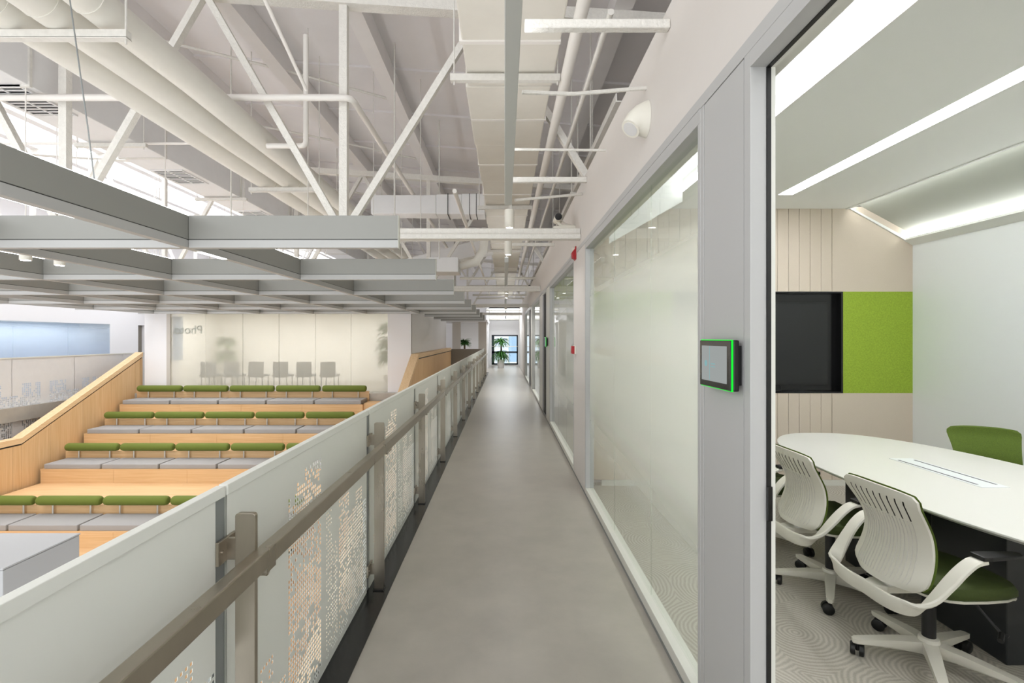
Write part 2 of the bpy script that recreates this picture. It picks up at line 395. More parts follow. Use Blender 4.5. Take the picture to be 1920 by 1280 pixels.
# ------------------------------------------------------------------ corridor partition (right)
HB = 2.565; WT = 3.262
wr = sempty('wall_right', (XR, 10, 0))
MB().box(XR, XI, -1.5, Y_END, HB, WT).build('header', 'wall', wr)
MB().box(XR, XI, 4.95, 5.75, 0, HB).build('pier', 'wall', wr)
MB().box(XR, XI, 19.5, Y_END, 0, HB).build('pier', 'wall', wr)
MB().box(XR, XI, -1.5, .64, 0, HB).build('pier', 'frame', wr)
MB().box(XR - .003, XR + .02, -1.5, Y_END, 0, .018).build('skirting_strip', 'alu', wr)
def glazing(y0, y1, joints, gm, num):
    wn = sempty('window_%d' % num, (XG, (y0 + y1) / 2, 0))
    MB().box(XR, XI, y0, y1, 0, .075).build('bottom_rail', 'frame_light', wn, bevel=.004)
    MB().box(XR - .002, XI, y0, y1, HB - .06, HB).build('top_rail', 'frame', wn, bevel=.003)
    MB().box(XR - .002, XI, y0, y0 + .03, .075, HB - .06).build('stile', 'frame', wn, bevel=.003)
    MB().box(XR - .002, XI, y1 - .04, y1, .075, HB - .06).build('stile', 'frame', wn, bevel=.003)
    ys = [y0 + .03] + joints + [y1 - .04]
    for a, b in zip(ys, ys[1:]):
        MB().box(XG, XG + .01, a + .002, b - .002, .07, HB - .055).build('pane', gm, wn)
glazing(2.03, 4.95, [2.87, 3.83], 'glass_print', n); n += 1
glazing(5.75, 8.85, [6.8, 7.8], 'glass_room', n); n += 1
glazing(11.4, 14.4, [12.4, 13.4], 'glass_room', n); n += 1
glazing(16.2, 19.5, [17.3, 18.4], 'glass_room', n); n += 1
def doorway(y0, y1, num, leaf=False):
    d = sempty('door_%d' % num, (XR, (y0 + y1) / 2, 0)); H = 2.506
    # far jamb facing the camera, with the dark rubber seal, head the same
    MB().box(XR - .002, XR + .052, y1, y1 + .042, 0, HB).build('jamb', 'frame', d, bevel=.002)
    MB().box(XR + .052, XR + .066, y1 - .004, y1 + .04, 0, H + .004).build('seal', 'black', d)
    MB().box(XR + .066, XI, y1 - .002, y1 + .042, 0, HB).build('jamb', 'frame_light', d)
    MB().box(XR - .002, XR + .052, y0 - .04, y1, H, HB).build('head', 'frame', d)
    MB().box(XR + .052, XR + .066, y0 - .04, y1 - .004, H - .004, HB).build('seal', 'black', d)
    MB().box(XR + .066, XI, y0 - .04, y1, H - .002, HB).build('head', 'frame_light', d)
    MB().box(XR - .002, XI, y0 - .042, y0, 0, H).build('jamb', 'frame', d)
    if leaf:
        MB().box(XR + .04, XR + .08, y0 + .01, y1 - .03, .01, H - .01).build('leaf', 'frame_light', d)
        MB().box(XR + .02, XR + .04, y1 - .34, y1 - .002, .0, H - .002).build('seal', 'black', d)  # black strip added to paint the dark door gap, not a rubber seal
    return d
d1 = doorway(.67, 1.618, 1)
MB().box(XR + .049, XR + .068, 1.607, 1.615, .99, 1.105).build('strike_plate', 'black_gloss', d1, bevel=.003)
doorway(9.6, 10.4, 2, True); doorway(15.2, 16.1, 3, True)
def wallpanel(y0, y1, pm='frame'):
    MB().box(XR + .012, XI, y0 - .02, y1 + .02, 0, HB).build('panel_core', 'gap', wr)
    MB().box(XR, XR + .02, y0 + .005, y1 - .005, .01, HB - .006).build('panel', pm, wr, bevel=.001)
wallpanel(1.662, 2.0); wallpanel(8.87, 9.55, 'frame_light'); wallpanel(10.5, 11.38, 'frame_light'); wallpanel(14.42, 15.14, 'frame_light')  # far panels get a paler colour to paint in the light on them
MB().box(XR - .001, XI, 1.999, 2.031, 0, HB).build('mullion', 'frame', wr, bevel=.002)
MB().box(XR - .003, XR + .01, -1.5, 2.03, HB - .004, HB + .045).build('head_trim', 'frame', wr)
MB().box(XR - .003, XR + .01, 2.03, 19.5, HB, HB + .045).build('head_trim', 'frame', wr)

# ------------------------------------------------------------------ meeting room shell
RB = 5.25; RX = 4.43; RH = 3.0; R0 = -1.4
struct(MB().box(XI, RX, R0, RB, -.12, 0.001).build('floor', 'carpet'))
struct(MB().box(RX, RX + .1, R0, RB, 0, 3.3).build('wall_right', 'whiteboard'))
struct(MB().box(XI, RX, R0 - .1, R0, 0, 3.3).build('wall_back', 'cream'))
struct(MB().box(XI, RX, RB + .10, RB + .18, 0, 3.3).build('wall_back', 'wall_white'))
struct(MB().box(1.05, 3.66, RB - .02, RB - .006, 0, .06).box(3.66, RX, RB - .02, RB - .006, 0, .06).build('baseboard_back', 'frame_light'))
cr = sempty('ceiling', (2.7, 2, RH))
MB().box(1.73, 2.68, R0, RB, RH, RH + .05).box(2.82, 3.70, R0, RB, RH, RH + .05).box(2.68, 2.82, 4.74, RB, RH, RH + .05).build('flat_panel', 'ceiling_white', cr)
MB().box(2.68, 2.82, R0, 4.74, RH + .012, RH + .02).build('light_strip', 'led', cr)
def slope(xa, za, xb, zb, m, y0, y1, curve=0.):
    """sloped recess with a rim at the bottom edge, raised panel; xa, za upper edge"""
    mb = MB(); N = 8
    for i in range(N + 1):
        t = i / N; x = xa + (xb - xa) * t; z = za + .10 + (zb - za) * t + curve * math.sin(math.pi * t)
        for y in (y0, y1): mb.v.append((x, y, z))
    for i in range(N): mb.f.append((2 * i, 2 * i + 1, 2 * i + 3, 2 * i + 2))
    return mb.build('sloped_panel', m, cr, smooth=True)
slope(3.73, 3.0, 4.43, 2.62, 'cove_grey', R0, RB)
MB().box(3.70, 3.73, R0, RB, RH - .008, RH + .10).build('cove_lip', 'ceiling_white', cr)
MB().box(3.735, 3.75, R0, RB, RH + .015, RH + .05).build('light_strip', 'led_soft', cr)
MB().prism([(4.33, 2.655), (4.43, 2.60), (4.43, 2.635), (4.345, 2.68)], 1, R0, RB).build('cove_lip', 'ceiling_white', cr)
MB().box(4.36, 4.42, R0, RB, 2.685, 2.695).build('light_strip', 'led_soft', cr)
MB().prism([(3.73, 3.0), (3.76, 3.0), (4.43, 2.64), (4.43, 2.60)], 1, RB - .02, RB + .0).build('end_rim', 'ceiling_white', cr)
slope(1.70, 3.02, .966, 2.58, 'ceiling_white', R0, 4.62, .17)
MB().prism([(1.0, 2.5), (1.70, 2.9), (1.70, 3.16), (1.5, 3.17), (1.0, 2.75)], 1, 4.62, 4.635).build('cove_end', 'ceiling_white', cr)
slope(1.70, 2.92, .966, 2.54, 'ceiling_white', 4.62, RB, .0)
MB().box(1.70, 1.73, R0, RB, RH - .012, RH + .12).build('cove_lip', 'ceiling_white', cr)
MB().box(1.672, 1.698, R0, 4.61, RH - .004, RH + .03).build('light_strip', 'led_cove', cr)
MB().box(XI, .965, R0, RB, 2.53, 2.70).build('pelmet', 'frame_light', cr)
MB().box(XI, RX, R0, RB, 3.2, 3.25).build('slab', 'wall', cr)
warm = (1., 1., .975)

# felt strips, television recess, green felt on the back wall
fw = sempty('wall_back', (2.7, RB, 0))
x = 1.06
for zz0, zz1 in ((.06, 1.0), (2.10, 3.02)):
    k = 0; x = 3.554
    while x > 1.2:
        MB().box(x - .118 + .0015, x - .0015, RB - .0, RB + .03, zz0, zz1).build('felt_strip', 'felt', fw, bevel=.002, seg=1); x -= .118
    MB().box(3.557, RX, RB - .0, RB + .03, zz0, zz1).build('felt_panel', 'felt', fw)
    MB().box(XI, x, RB - .0, RB + .03, zz0, zz1).build('felt_panel', 'felt', fw)
MB().box(3.672, RX, RB - .0, RB + .03, 1.0, 2.10).build('felt_panel', 'felt_green', fw)
MB().box(XI, 1.83, RB - .0, RB + .03, 1.0, 2.10).build('felt_panel', 'felt_green', fw)
r = MB().box(1.83, 1.85, RB - .003, RB + .12, 1.0, 2.10).box(3.652, 3.672, RB - .003, RB + .12, 1.0, 2.10).box(1.85, 3.652, RB - .003, RB + .12, 2.085, 2.10).box(1.85, 3.652, RB - .003, RB + .12, 1.0, 1.015).box(1.83, 3.672, RB + .08, RB + .098, 1.0, 2.10)
r.build('niche', 'black_gloss', fw)
tv = thing('television', (2.75, RB + .05, 1.09), 'black wall-mounted television in the dark niche beside the green felt', 'television')
MB().box(1.97, 3.53, RB + .03, RB + .07, 1.085, 1.985).build('bezel', 'black', tv, bevel=.004)
MB().box(1.985, 3.515, RB + .026, RB + .031, 1.10, 1.97).build('screen', 'screen', tv)
MB().path([(3.0, RB + .03, 1.09), (3.02, RB + .02, 1.03), (2.9, RB + .02, 1.02), (2.7, RB + .03, 1.04)], .008, 6).build('cable', 'black', tv)

# rooms further along the corridor, seen through their glass
def room(y0, y1, green):
    struct(MB().box(XI, RX, y0, y1, -.12, .001).build('floor', 'carpet'))
    struct(MB().box(RX, RX + .1, y0, y1, 0, 3.1).build('wall_right', 'whiteboard'))
    struct(MB().box(XI, RX, y1 - .1, y1, 0, 2.46).build('wall_back', 'wall_white'))
    struct(MB().box(XI, RX, y1 - .1, y1, 2.46, 3.1).build('wall_back', 'felt_green' if green else 'wall_white'))
    struct(MB().box(XI, RX, y0, y1, 3.02, 3.1).build('ceiling', 'ceiling_white'))
    area('room_light', (2.6, (y0 + y1) / 2, 3.0), .15, (y1 - y0) * .8, 60, warm)
room(RB + .18, 11.3, True); room(11.35, 16.1, False); room(16.15, 19.6, False)

# ------------------------------------------------------------------ hall: glass meeting room at the back, pillars
GY = 14.0
struct(MB().box(-13.9, -2.62, 13.75, Y_END, -.3, .02).build('floor', 'floor_vinyl'))
gw = sempty('window_%d' % n, (-6.5, GY, 0)); n += 1
gx = [PX(v, GY) for v in (320, 385, 455, 523, 591, 658, 727)]
for a, b in zip(gx, gx[1:]):
    MB().box(a + .006, b - .006, GY, GY + .02, .03, 2.30).build('pane', 'glass_frosted', gw)
MB().box(gx[0] - .10, gx[0] + .004, GY - .03, GY + .06, .02, 2.34).build('frame_post', 'column_beige', gw)
MB().box(gx[0], gx[-1], GY - .03, GY + .06, 2.30, 2.36).build('frame_head', 'frame_light', gw)
struct(MB().box(PX(272, GY), gx[0] - .10, GY - .02, GY + .5, .0, 2.5).build('wall_left', 'wall_white'))
struct(MB().box(gx[-1] + .004, -2.70, GY - .02, GY + .05, .0, 2.5).build('wall_back', 'wall_white'))
struct(MB().box(-2.80, -2.70, GY, 22.35, -.3, 2.5).build('wall_right', 'wall_white'))
struct(MB().box(-10.4, -2.8, 17.6, 17.7, 0, 2.7).build('wall_back', 'cream'))
struct(MB().box(-10.4, -10.3, 14.5, 17.6, 0, 2.7).build('wall_left', 'cream'))
struct(MB().box(-10.4, -2.7, 14.06, 17.7, 2.5, 2.58).build('ceiling', 'wall_white'))
for xx in (-9, -7.3, -5.6, -3.9):
    area('studio_light', (xx, 15.6, 2.48), 1.0, 1.6, 33, (1, .995, .98))
# opposite gallery on the far left
struct(MB().box(-13.9, -12.8, 15.7, 16.9, 0, 2.04).build('wall_left', 'wall_white'))
struct(MB().box(-13.9, -12.8, 4, Y_END, 2.04, 3.0).build('wall_left', 'wall_white'))
struct(MB().box(-13.9, -12.8, 17.3, Y_END, 0, 2.04).build('wall_left', 'wall_white'))
struct(MB().box(-13.9, -12.9, 16.9, 17.3, 0, 2.04).build('door_4', 'parapet'))
struct(MB().box(-13.9, -11.1, 4, 13.75, -.3, .02).build('floor', 'floor_vinyl'))
struct(MB().box(-13.9, -10.4, 17.2, 17.4, 0, 2.7).build('wall_back', 'wall_white'))
gl = sempty('window_%d' % n, (-12.8, 12, 0)); n += 1
ys = [4.0, 9.4, 11.0, 12.6, 14.2, 15.7]
for a, b in zip(ys, ys[1:]):
    MB().box(-12.83, -12.81, a + .01, b - .01, .02, 2.04).build('pane', 'glass_sky_tint', gl)
struct(MB().box(-13.85, -13.8, 4, 15.7, 0, 2.04).build('wall_left', 'facade'))
area('gallery_fill_light', (-13.3, 11.5, 2.02), .3, 7., 62, (.95, .97, 1))  # added fill lamp behind the panes, lightens the gallery glass

# ================================================================== TIERED SEATING
ROWY = [13.64, 12.53, 11.41, 9.36]; CT = [-.09 - .572 * i for i in range(4)]
SX0, SX1 = -10.42, -3.84; PITCH = 1.3
rown = ['top', 'second', 'third', 'lowest visible']
for i, (ry, ct) in enumerate(zip(ROWY, CT)):
    fl = ct - .43; bt = ct - .11
    nxt = ROWY[i + 1] + .09 if i < 3 else 5.2
    tier = thing('seating_tier', (-7, ry, fl - .5), 'light oak bench tier carrying the %s row of grey cushions' % rown[i], 'seating tier', 'oak tiers of the stepped seating')
    xs = [SX0 + (SX1 - SX0) * q / 4 for q in range(5)]
    for a, b in zip(xs, xs[1:]):
        MB().box(a + .002, b - .002, ry - .55, ry - .53, fl, bt).build('front_panel', 'wood_x', tier)
    MB().box(SX0, SX1, ry - .555, ry + .09, bt - .03, bt).build('bench_top', 'wood_x', tier)
    MB().box(SX0, SX1, nxt, ry - .53, fl - .06, fl).build('tread', 'wood_x', tier)
    MB().box(SX0, SX1, ry + .075, ry + .10, bt, (CT[i - 1] - .43 if i else .09)).build('back_board', 'wood_x', tier)
    MB().box(SX1 - .03, SX1, ry - .53, ry + .09, LOW, bt).box(SX1 - .03, SX1, nxt + .02, ry - .53, LOW, fl).build('end_panel', 'wood_x', tier)
    cnt = 5
    for k in range(cnt):
        x0 = -10.335 + PITCH * k
        side = ['leftmost', 'second from left', 'middle', 'fourth from left', 'rightmost'][k]
        c = MB().box(x0 + .0, x0 + PITCH - .045, ry - .56, ry + .03, bt, ct).build('seat_cushion', 'cushion', bevel=.018, seg=3, smooth=True)
        tag(c, 'flat grey seat cushion, %s of the %s bench row' % (side, rown[i]), 'cushion', 'grey cushions on the stepped benches')
        t = thing('backrest_roll', (x0 + .635, ry, bt), 'round green bolster backrest, %s of the %s bench row' % (side, rown[i]), 'backrest', 'green bolsters on the stepped benches')
        R = .09; zc_ = ct + .26; prof = [(.0, -.0)]
        pts = [(x0 + .005, ry, zc_), (x0 + .015, ry, zc_), (x0 + .035, ry, zc_), (x0 + .07, ry, zc_)] + [(x0 + PITCH - .125, ry, zc_), (x0 + PITCH - .09, ry, zc_), (x0 + PITCH - .07, ry, zc_), (x0 + PITCH - .06, ry, zc_)]
        MB().path(pts, [R * .55, R * .78, R * .93, R, R, R * .93, R * .78, R * .55], 20).build('bolster', 'roll', t, smooth=True)
        for px in (.27, 1.0):
            MB().path([(x0 + px, ry + .03, bt), (x0 + px, ry + .03, zc_)], .017, 10).build('post', 'post_metal', t, smooth=True)
# side walls of the seating, planked, with a broad cap
def sidewall(x0, x1, yb, zt, sl, ylow, yfar, label, face, seams):
    def top(y): return zt if y >= yb else max(zt - sl * (yb - y), ylow)
    t = thing('seating_side_wall', ((x0 + x1) / 2, yb, LOW), label, 'wall')
    ybk = yb - (zt - ylow) / sl
    ks = sorted(set([q for q in seams] + [ybk, yb]))
    for a, b in zip(ks, ks[1:]):
        poly = [(a + .003, -3.9), (b - .003, -3.9), (b - .003, top(b) - .155), (a + .003, top(a) - .155)]
        MB().prism(poly, 0, x0 + .01, x1 - .01).build('plank', 'wood_z', t)
    core = [(ks[0], -3.9), (ks[-1], -3.9), (ks[-1], top(ks[-1]) - .1), (yb, top(yb) - .1), (ybk, ylow - .1), (ks[0], ylow - .1)]
    MB().prism(core, 0, x0 + .03, x1 - .03).build('core', 'gap', t)
    cap = [(ks[0], ylow), (ybk, ylow), (yb, zt), (ks[-1], zt), (ks[-1], zt - .12), (yb, zt - .12), (ybk, ylow - .12), (ks[0], ylow - .12)]
    MB().prism(cap, 0, x0, x1).build('cap', 'wood_cap', t)
    return t
sidewall(-10.72, -10.5, 14.05, 1.18, .5, -.58, 14.1, 'oak planked sloping side wall at the left of the seating', 1, [6.9, 7.76, 8.62, 9.48, 10.34, 11.2, 12.06, 12.92, 13.78, 13.97])
sidewall(-2.67, -2.45, 13.84, 1.14, .515, -3.4, 22.3, 'oak planked sloping parapet at the right of the seating before the white pillar', 1, [2.2, 3.2, 4.2, 5.05, 6.0, 7, 8, 9, 10, 11, 12, 13, 14.7, 15.5, 16.3, 17.1, 17.9, 18.7, 19.5, 20.3, 21.1, 22.3])
# stair between the benches and the right parapet
st = thing('stair', (-3.25, 12, -2.5), 'oak stair at the right end of the bench rows', 'stair')
for k in range(14):
    z = -.19 - .286 * k; y1 = 13.72 - .555 * k
    MB().box(SX1 + .002, -2.68, y1 - .56, y1, z - .3, z).build('step', 'wood_x', st)
# grey lectern-like box at the near left of the hall
bx_ = thing('equipment_box', (-4.75, 4.4, LOW), 'tall grey box with a plain top beyond the nearest balustrade panel', 'box')
MB().box(-6.3, -4.2, 4.05, 4.78, LOW, -.35).build('body', 'box_grey', bx_, bevel=.006)
MB().box(-6.305, -4.195, 4.045, 4.785, -.345, -.33).build('lid', 'box_grey', bx_, bevel=.003)

# ================================================================== BALUSTRADE
NP = 13; PY0 = 1.507; PS = 1.6
def perf_mesh(width, zlo, zhi, pitch, fn, th, x_front):
    """sheet in the y-z plane with real square holes; fn(u, z) gives the hole size or 0"""
    mb = MB(); nu = int(width / pitch); nz = int((zhi - zlo) / pitch)
    pu = width / nu; pz = (zhi - zlo) / nz; H = {}
    for j in range(nz):
        for i in range(nu):
            h = fn((i + .5) * pu, zlo + (j + .5) * pz, i, j)
            if h: H[(i, j)] = h
    def both(q):
        mb.quad(*[(x_front, y, z) for y, z in q]); mb.quad(*[(x_front - th, y, z) for y, z in reversed(q)])
    for j in range(nz):
        z0, z1 = zlo + j * pz, zlo + (j + 1) * pz; run = None
        for i in range(nu + 1):
            if i < nu and (i, j) not in H:
                if run is None: run = i
                continue
            if run is not None:
                both([(run * pu, z0), (i * pu, z0), (i * pu, z1), (run * pu, z1)]); run = None
            if i < nu:
                h = H[(i, j)] / 2; cy, cz = (i + .5) * pu, (z0 + z1) / 2; u0, u1 = i * pu, (i + 1) * pu
                a, b, c, d = (cy - h, cz - h), (cy + h, cz - h), (cy + h, cz + h), (cy - h, cz + h)
                both([(u0, z0), (u1, z0), b, a]); both([(u1, z0), (u1, z1), c, b]); both([(u1, z1), (u0, z1), d, c]); both([(u0, z1), (u0, z0), a, d])
                for p, q in ((a, b), (b, c), (c, d), (d, a)):
                    mb.quad((x_front, *p), (x_front, *q), (x_front - th, *q), (x_front - th, *p))
    mb.quad((x_front, 0, zhi), (x_front, width, zhi), (x_front - th, width, zhi), (x_front - th, 0, zhi))
    return mb
rp = random.Random(3)
TOW = [(.10, .20, .20, .30, .012), (.20, .30, .20, .42, .012), (.30, .42, .0, .26, .011), (.44, .52, .0, .94, .014), (.52, .60, .0, 1.0, .014), (.60, .78, .0, 1.03, .0145), (.84, .92, .0, .80, .008),
       (.92, 1.0, .0, .55, .009), (1.02, 1.20, .0, .80, .0125), (1.20, 1.32, .0, .62, .011), (1.32, 1.44, .0, .70, .0105), (1.44, 1.55, .0, .60, .0125)]
def skyline(u, z, i, j):
    for a, b, z0, z1, s in TOW:
        if a <= u < b and z0 + .02 < z < z1:
            r = rp.random()
            d = .10 if (j // 5) % 3 else .42           # storeys: some floors are mostly closed
            if s < .0095: d = .3
            if z < .12: d = .35
            if r < d: return 0
            return s
    return 0
bal = thing('balustrade', (-.83, 10, -.012), 'white perforated panel balustrade with steel posts and handrail along the corridor', 'balustrade')
BO = Vector(bal['_o']); sheet = None; posts = None
def multi(copies, dy):
    for q in copies:
        c = q.copy(); COL.objects.link(c); c.parent = bal; c.location = (0, dy, 0)
        for g in q.children:
            d = g.copy(); COL.objects.link(d); d.parent = c
for k in range(NP):
    y0 = PY0 + PS * (k - 1)
    if k == 0:
        mb = perf_mesh(PS - .06, -.02, 1.115, .0205, skyline, .0012, -.872)
        mb.v = [(x, y + y0 + .012, z) for x, y, z in mb.v]
        sheet = mb.build('panel', 'panel_white', bal)
        MB().prism([(-.866, 1.108), (-.866, 1.141), (-.894, 1.141), (-.894, 1.108)], 1, y0 + .006, y0 + PS - .004).build('top_cap', 'panel_white', sheet, bevel=.002)
        MB().box(-.892, -.877, y0 + PS - .06, y0 + PS + .008, -.02, 1.108).build('edge_channel', 'alu', sheet)
        MB().box(-.892, -.877, y0 + .01, y0 + .045, -.02, 1.108).build('edge_channel', 'panel_white', sheet)
    else: multi([sheet], PS * k)
for k in range(NP):
    y0 = PY0 + PS * k
    if k == 0:
        pr = .01
        poly = [(-.835, -.012), (-.773, -.012)] + [(-.773 - pr + pr * math.cos(a), 1.056 - pr + pr * math.sin(a)) for a in (0, .5, 1.05, 1.57)] + [(-.835 + pr - pr * math.cos(a), 1.056 - pr + pr * math.sin(a)) for a in (1.57, 1.05, .5, 0)]
        pst = MB().prism(poly, 1, y0 - .009, y0 + .009).build('post', 'steel', bal, bevel=.0012, seg=1)
        for zb in (.945, .117):
            MB().box(-.872, -.833, y0 - .006, y0 + .006, zb - .033, zb + .033).build('bracket', 'steel', pst)
            MB().box(-.8715, -.861, y0 - .05, y0 + .05, zb - .036, zb + .036).build('clamp_plate', 'steel', pst, bevel=.0015, seg=1)
            MB().path([(-.862, y0 - .03, zb), (-.857, y0 - .03, zb)], .006, 8).build('bolt', 'steel', pst)
        MB().path([(-.79, y0 + .04, .862), (-.757, y0 + .04, .862)], .021, 14).box(-.78, -.74, y0 + .0, y0 + .06, .866, .882).build('rail_bracket', 'steel', pst, smooth=True)
        MB().box(-.838, -.77, y0 - .03, y0 + .03, -.013, -.006).build('foot_plate', 'black', pst)
    else: multi([pst], PS * k)
MB().box(-.777, -.735, -1.4, PY0 + PS * (NP - 1) + .15, .882, .942).build('handrail', 'steel', bal, bevel=.005, seg=2)
# balustrade of the opposite gallery
def sky2(u, z, i, j):
    r = rp.random(); hgt = .25 + .35 * abs(math.sin(i // 5 * 2.1)) ; low = -.3 - .5 * abs(math.sin(i // 5 * 1.3))
    if not low < z < hgt or (i // 5) % 4 == 3: return 0
    return .034 if r < .72 else 0
ob2 = thing('balustrade', (-11.2, 11, -.95), 'grey perforated balustrade of the opposite gallery behind the left oak wall', 'balustrade')
for k in range(7):
    y0 = 6.2 + 1.6 * k
    if k == 0:
        mb = perf_mesh(1.59, -.95, 1.13, .045, sky2, .01, -11.2); mb.v = [(x, y + y0, z) for x, y, z in mb.v]
        op = mb.build('panel', 'duct_grey', ob2)
        MB().box(-11.23, -11.19, y0, y0 + 1.592, 1.12, 1.15).build('top_cap', 'frame_light', op)
    else:
        c = dup_mesh(op, (0, 1.6 * k, 0), ob2)
        for g in op.children: dup_mesh(g, (0, 0, 0), c)

# ================================================================== BAFFLE GRID UNDER THE ROOF
BZ0, BZ1 = 2.283, 2.528; BT = .06; BXE = -.81
LX = [-2.43 - 1.51 * k for k in range(6)]; TY = [3.7 + 2.01 * k for k in range(9)]
def baffle_piece(root, x0, x1, y0, y1, n1='blade', m1='baffle'):
    g = .006
    o = MB().box(x0, x1, y0, y1, BZ0 + .065, BZ1).build(n1, m1, root, bevel=.002, seg=1)
    ins = .004
    MB().box(x0 + ins, x1 - ins, y0 + ins, y1 - ins, BZ0 + .05, BZ0 + .07).build('groove', 'gap', o)
    MB().box(x0, x1, y0, y1, BZ0, BZ0 + .06).build('bottom_trim', 'baffle_trim', o, bevel=.002, seg=1)
for k, x in enumerate(LX):
    t = thing('ceiling_baffle', (x, 8, BZ0), 'grey lengthwise ceiling baffle over the hall, %s from the corridor' % ('nearest' if k == 0 else ORD[k]), 'ceiling baffle', 'grey grid of ceiling baffles')
    baffle_piece(t, x - BT / 2, x + BT / 2, 2.3, 13.9)
    MB().box(x - .015, x + .015, 2.4, 13.8, BZ1 + .001, BZ1 + .006).build('fill_strip', 'led_fill', t)  # invented glowing strip on the baffle top, added to brighten the roof
    if k == 0:
        MB().box(x - .045, x - .032, 2.3, 2.78, BZ0 + .004, BZ0 + .014).build('led_insert', 'led_soft', t)
        MB().box(x - .02, x + .02, 3.85, 4.2, BZ0 - .004, BZ0 + .002).build('led_insert', 'led_soft', t)
for k, y in enumerate(TY):
    t = thing('ceiling_baffle', (-3, y, BZ0), 'grey crosswise ceiling baffle ending above the balustrade, %s from the viewer' % ('nearest' if k == 0 else ORD[k]), 'ceiling baffle', 'grey grid of ceiling baffles')
    xs = [-10.4] + [v for v in reversed(LX)] + [BXE] if k < 6 else [-2.6, BXE]
    for a, b in zip(xs, xs[1:]):
        x0 = a + (BT / 2 + .003 if a in LX else 0); x1 = b - (BT / 2 + .003 if b in LX else 0)
        baffle_piece(t, x0, x1, y - BT / 2, y + BT / 2, 'blade')
    MB().box(BXE + .001, BXE + .004, y - BT / 2 - .002, y + BT / 2 + .002, BZ0 - .002, BZ1 + .002).build('end_cap', 'frame_light', t)
# can downlights hanging in the coffers
q = 0; canl = None
for ix, cx_ in enumerate([-4.9, -4.7, -6.2, -7.7, -9.2]):
    for iy, cy_ in enumerate([6.7, 8.7, 10.7, 12.7] if ix else [5.0, 5.35]):
        lab = 'white can downlight in baffle bay, row %s from corridor, %s from viewer' % (ORD[ix], ORD[iy]) if ix else '%s of two white can downlights hanging under the baffles at left' % ['left', 'right'][iy]
        cz_ = 2.45 if ix else 2.40
        if not ix: cx_ = [-4.95, -4.92][iy]
        t = thing('downlight', (cx_, cy_, cz_), lab, 'downlight', 'can downlights in the baffle grid')
        if canl is None:
            canl = [MB().lathe([(.0, .0), (.05, .0), (.05, .16), (.0, .16)], (cx_, cy_, cz_), 16).build('can', 'white_plastic', t, smooth=True), MB().lathe([(.0, -.002), (.04, -.002), (.04, .002), (.0, .002)], (cx_, cy_, cz_), 16).build('lens', 'led', t),
                    MB().path([(cx_, cy_, cz_ + .16), (cx_, cy_, zc(cx_) + .4)], .006, 6).build('stem', 'pipe_white', t)]
        else:
            for c in canl: dup_mesh(c, (0, 0, 0), t)
        spot('downlight_beam', (cx_, cy_, cz_ - .01), 48, 135)

# ================================================================== TRUSSES
tl = ['nearest', 'second', 'third', 'farthest']
for k in range(4):
    y = 5.26 + 5.85 * k
    t = thing('roof_truss', (-4, y, 2.66), '%s white rough-coated steel roof truss above the hall' % tl[k], 'roof truss', 'steel roof trusses')
    zb = 2.72
    MB().box(-13.9, XR - .002, y - .06, y + .06, zb - .055, zb + .0).box(-13.9, XR - .002, y - .03, y + .03, zb + .0, zb + .065).build('bottom_chord', 'truss', t, bevel=.006, seg=1)
    MB().beam((-13.9, y, zc(-13.9)), (5.9, y, zc(5.9)), .14, .12).build('top_chord', 'truss', t)
    for j in range(-4, 2):
        xb = -1.746 + 3.03 * j; xt = -.23 + 3.03 * j
        if xb < .8:
            MB().beam((xb, y, zb), (xb, y, zc(xb)), .085, .075, (0, 1, 0)).build('vertical', 'truss', t)
        for xe in (xt, xt - 3.03):
            p, q_ = Vector((xb, y + .0, zb)), Vector((xe, y, zc(xe)))
            if xb > .8:
                f_ = (3.32 - zb) / (q_.z - p.z); p = p.lerp(q_, f_)
            if q_.x > 5.9 or q_.x < -13.9: continue
            MB().beam(p, q_, .07, .075, (0, 1, 0)).build('diagonal', 'truss', t)

# ================================================================== DUCTS AND PIPES
dct = thing('air_duct', (.04, 10, 3.8), 'broad cream lagged air duct running above the corridor', 'duct')
y = .4; k = 0
while y < 24:
    L_ = 1.28; o_ = (k % 3 - 1) * .012
    MB().box(-.33 + o_, .41 + o_ * .5, y, y + L_ - .004, 3.8 + o_ * .3, 4.12).build('duct_section', 'duct', dct, bevel=.012)
    MB().box(-.337, .417, y + .62, y + .66, 3.792, 4.125).build('strap', 'pipe_white', dct)
    y += L_; k += 1
for y in (4.0, 8.0, 12.0, 16.0):
    MB().box(-.45, .46, y, y + .05, 3.73, 3.785).build('hanger_channel', 'bracket', dct)
    for x in (-.42, .44): MB().path([(x, y + .025, 3.70), (x, y + .025, zc(x) + .38)], .006, 6).build('hanger_rod', 'bracket', dct)
b1 = thing('air_duct', (-1.3, 8.5, 3.78), 'short lagged branch duct joining the corridor duct from the left', 'duct')
for q, (a, b) in enumerate(((-2.35, -1.2), (-1.2, -.75), (-.75, -.34))):
    MB().box(a, b - .003, 8.5 - q * .01, 8.85 + q * .01, 3.78 - q * .008, 4.11 + q * .008).build('duct_section', 'duct_grey', b1, bevel=.012)
for a in (-1.0, -.62, -.5): MB().box(a, a + .012, 8.478, 8.87, 3.758, 4.13).build('strap', 'gap', b1)
b2 = thing('air_duct', (-1.6, 12.4, 3.2), 'grey branch duct hanging beyond the second truss', 'duct')
MB().beam((-2.6, 12.4, 3.35), (-.34, 12.4, 3.95), .6, .36).build('duct_section', 'duct_grey', b2)
MB().box(-3.9, -2.5, 12.1, 12.7, 3.15, 3.5).build('duct_section', 'duct_grey', b2)
b3 = thing('air_duct', (-1.5, 10.2, 3.0), 'small grey fan box on a branch duct above the far baffles', 'duct')
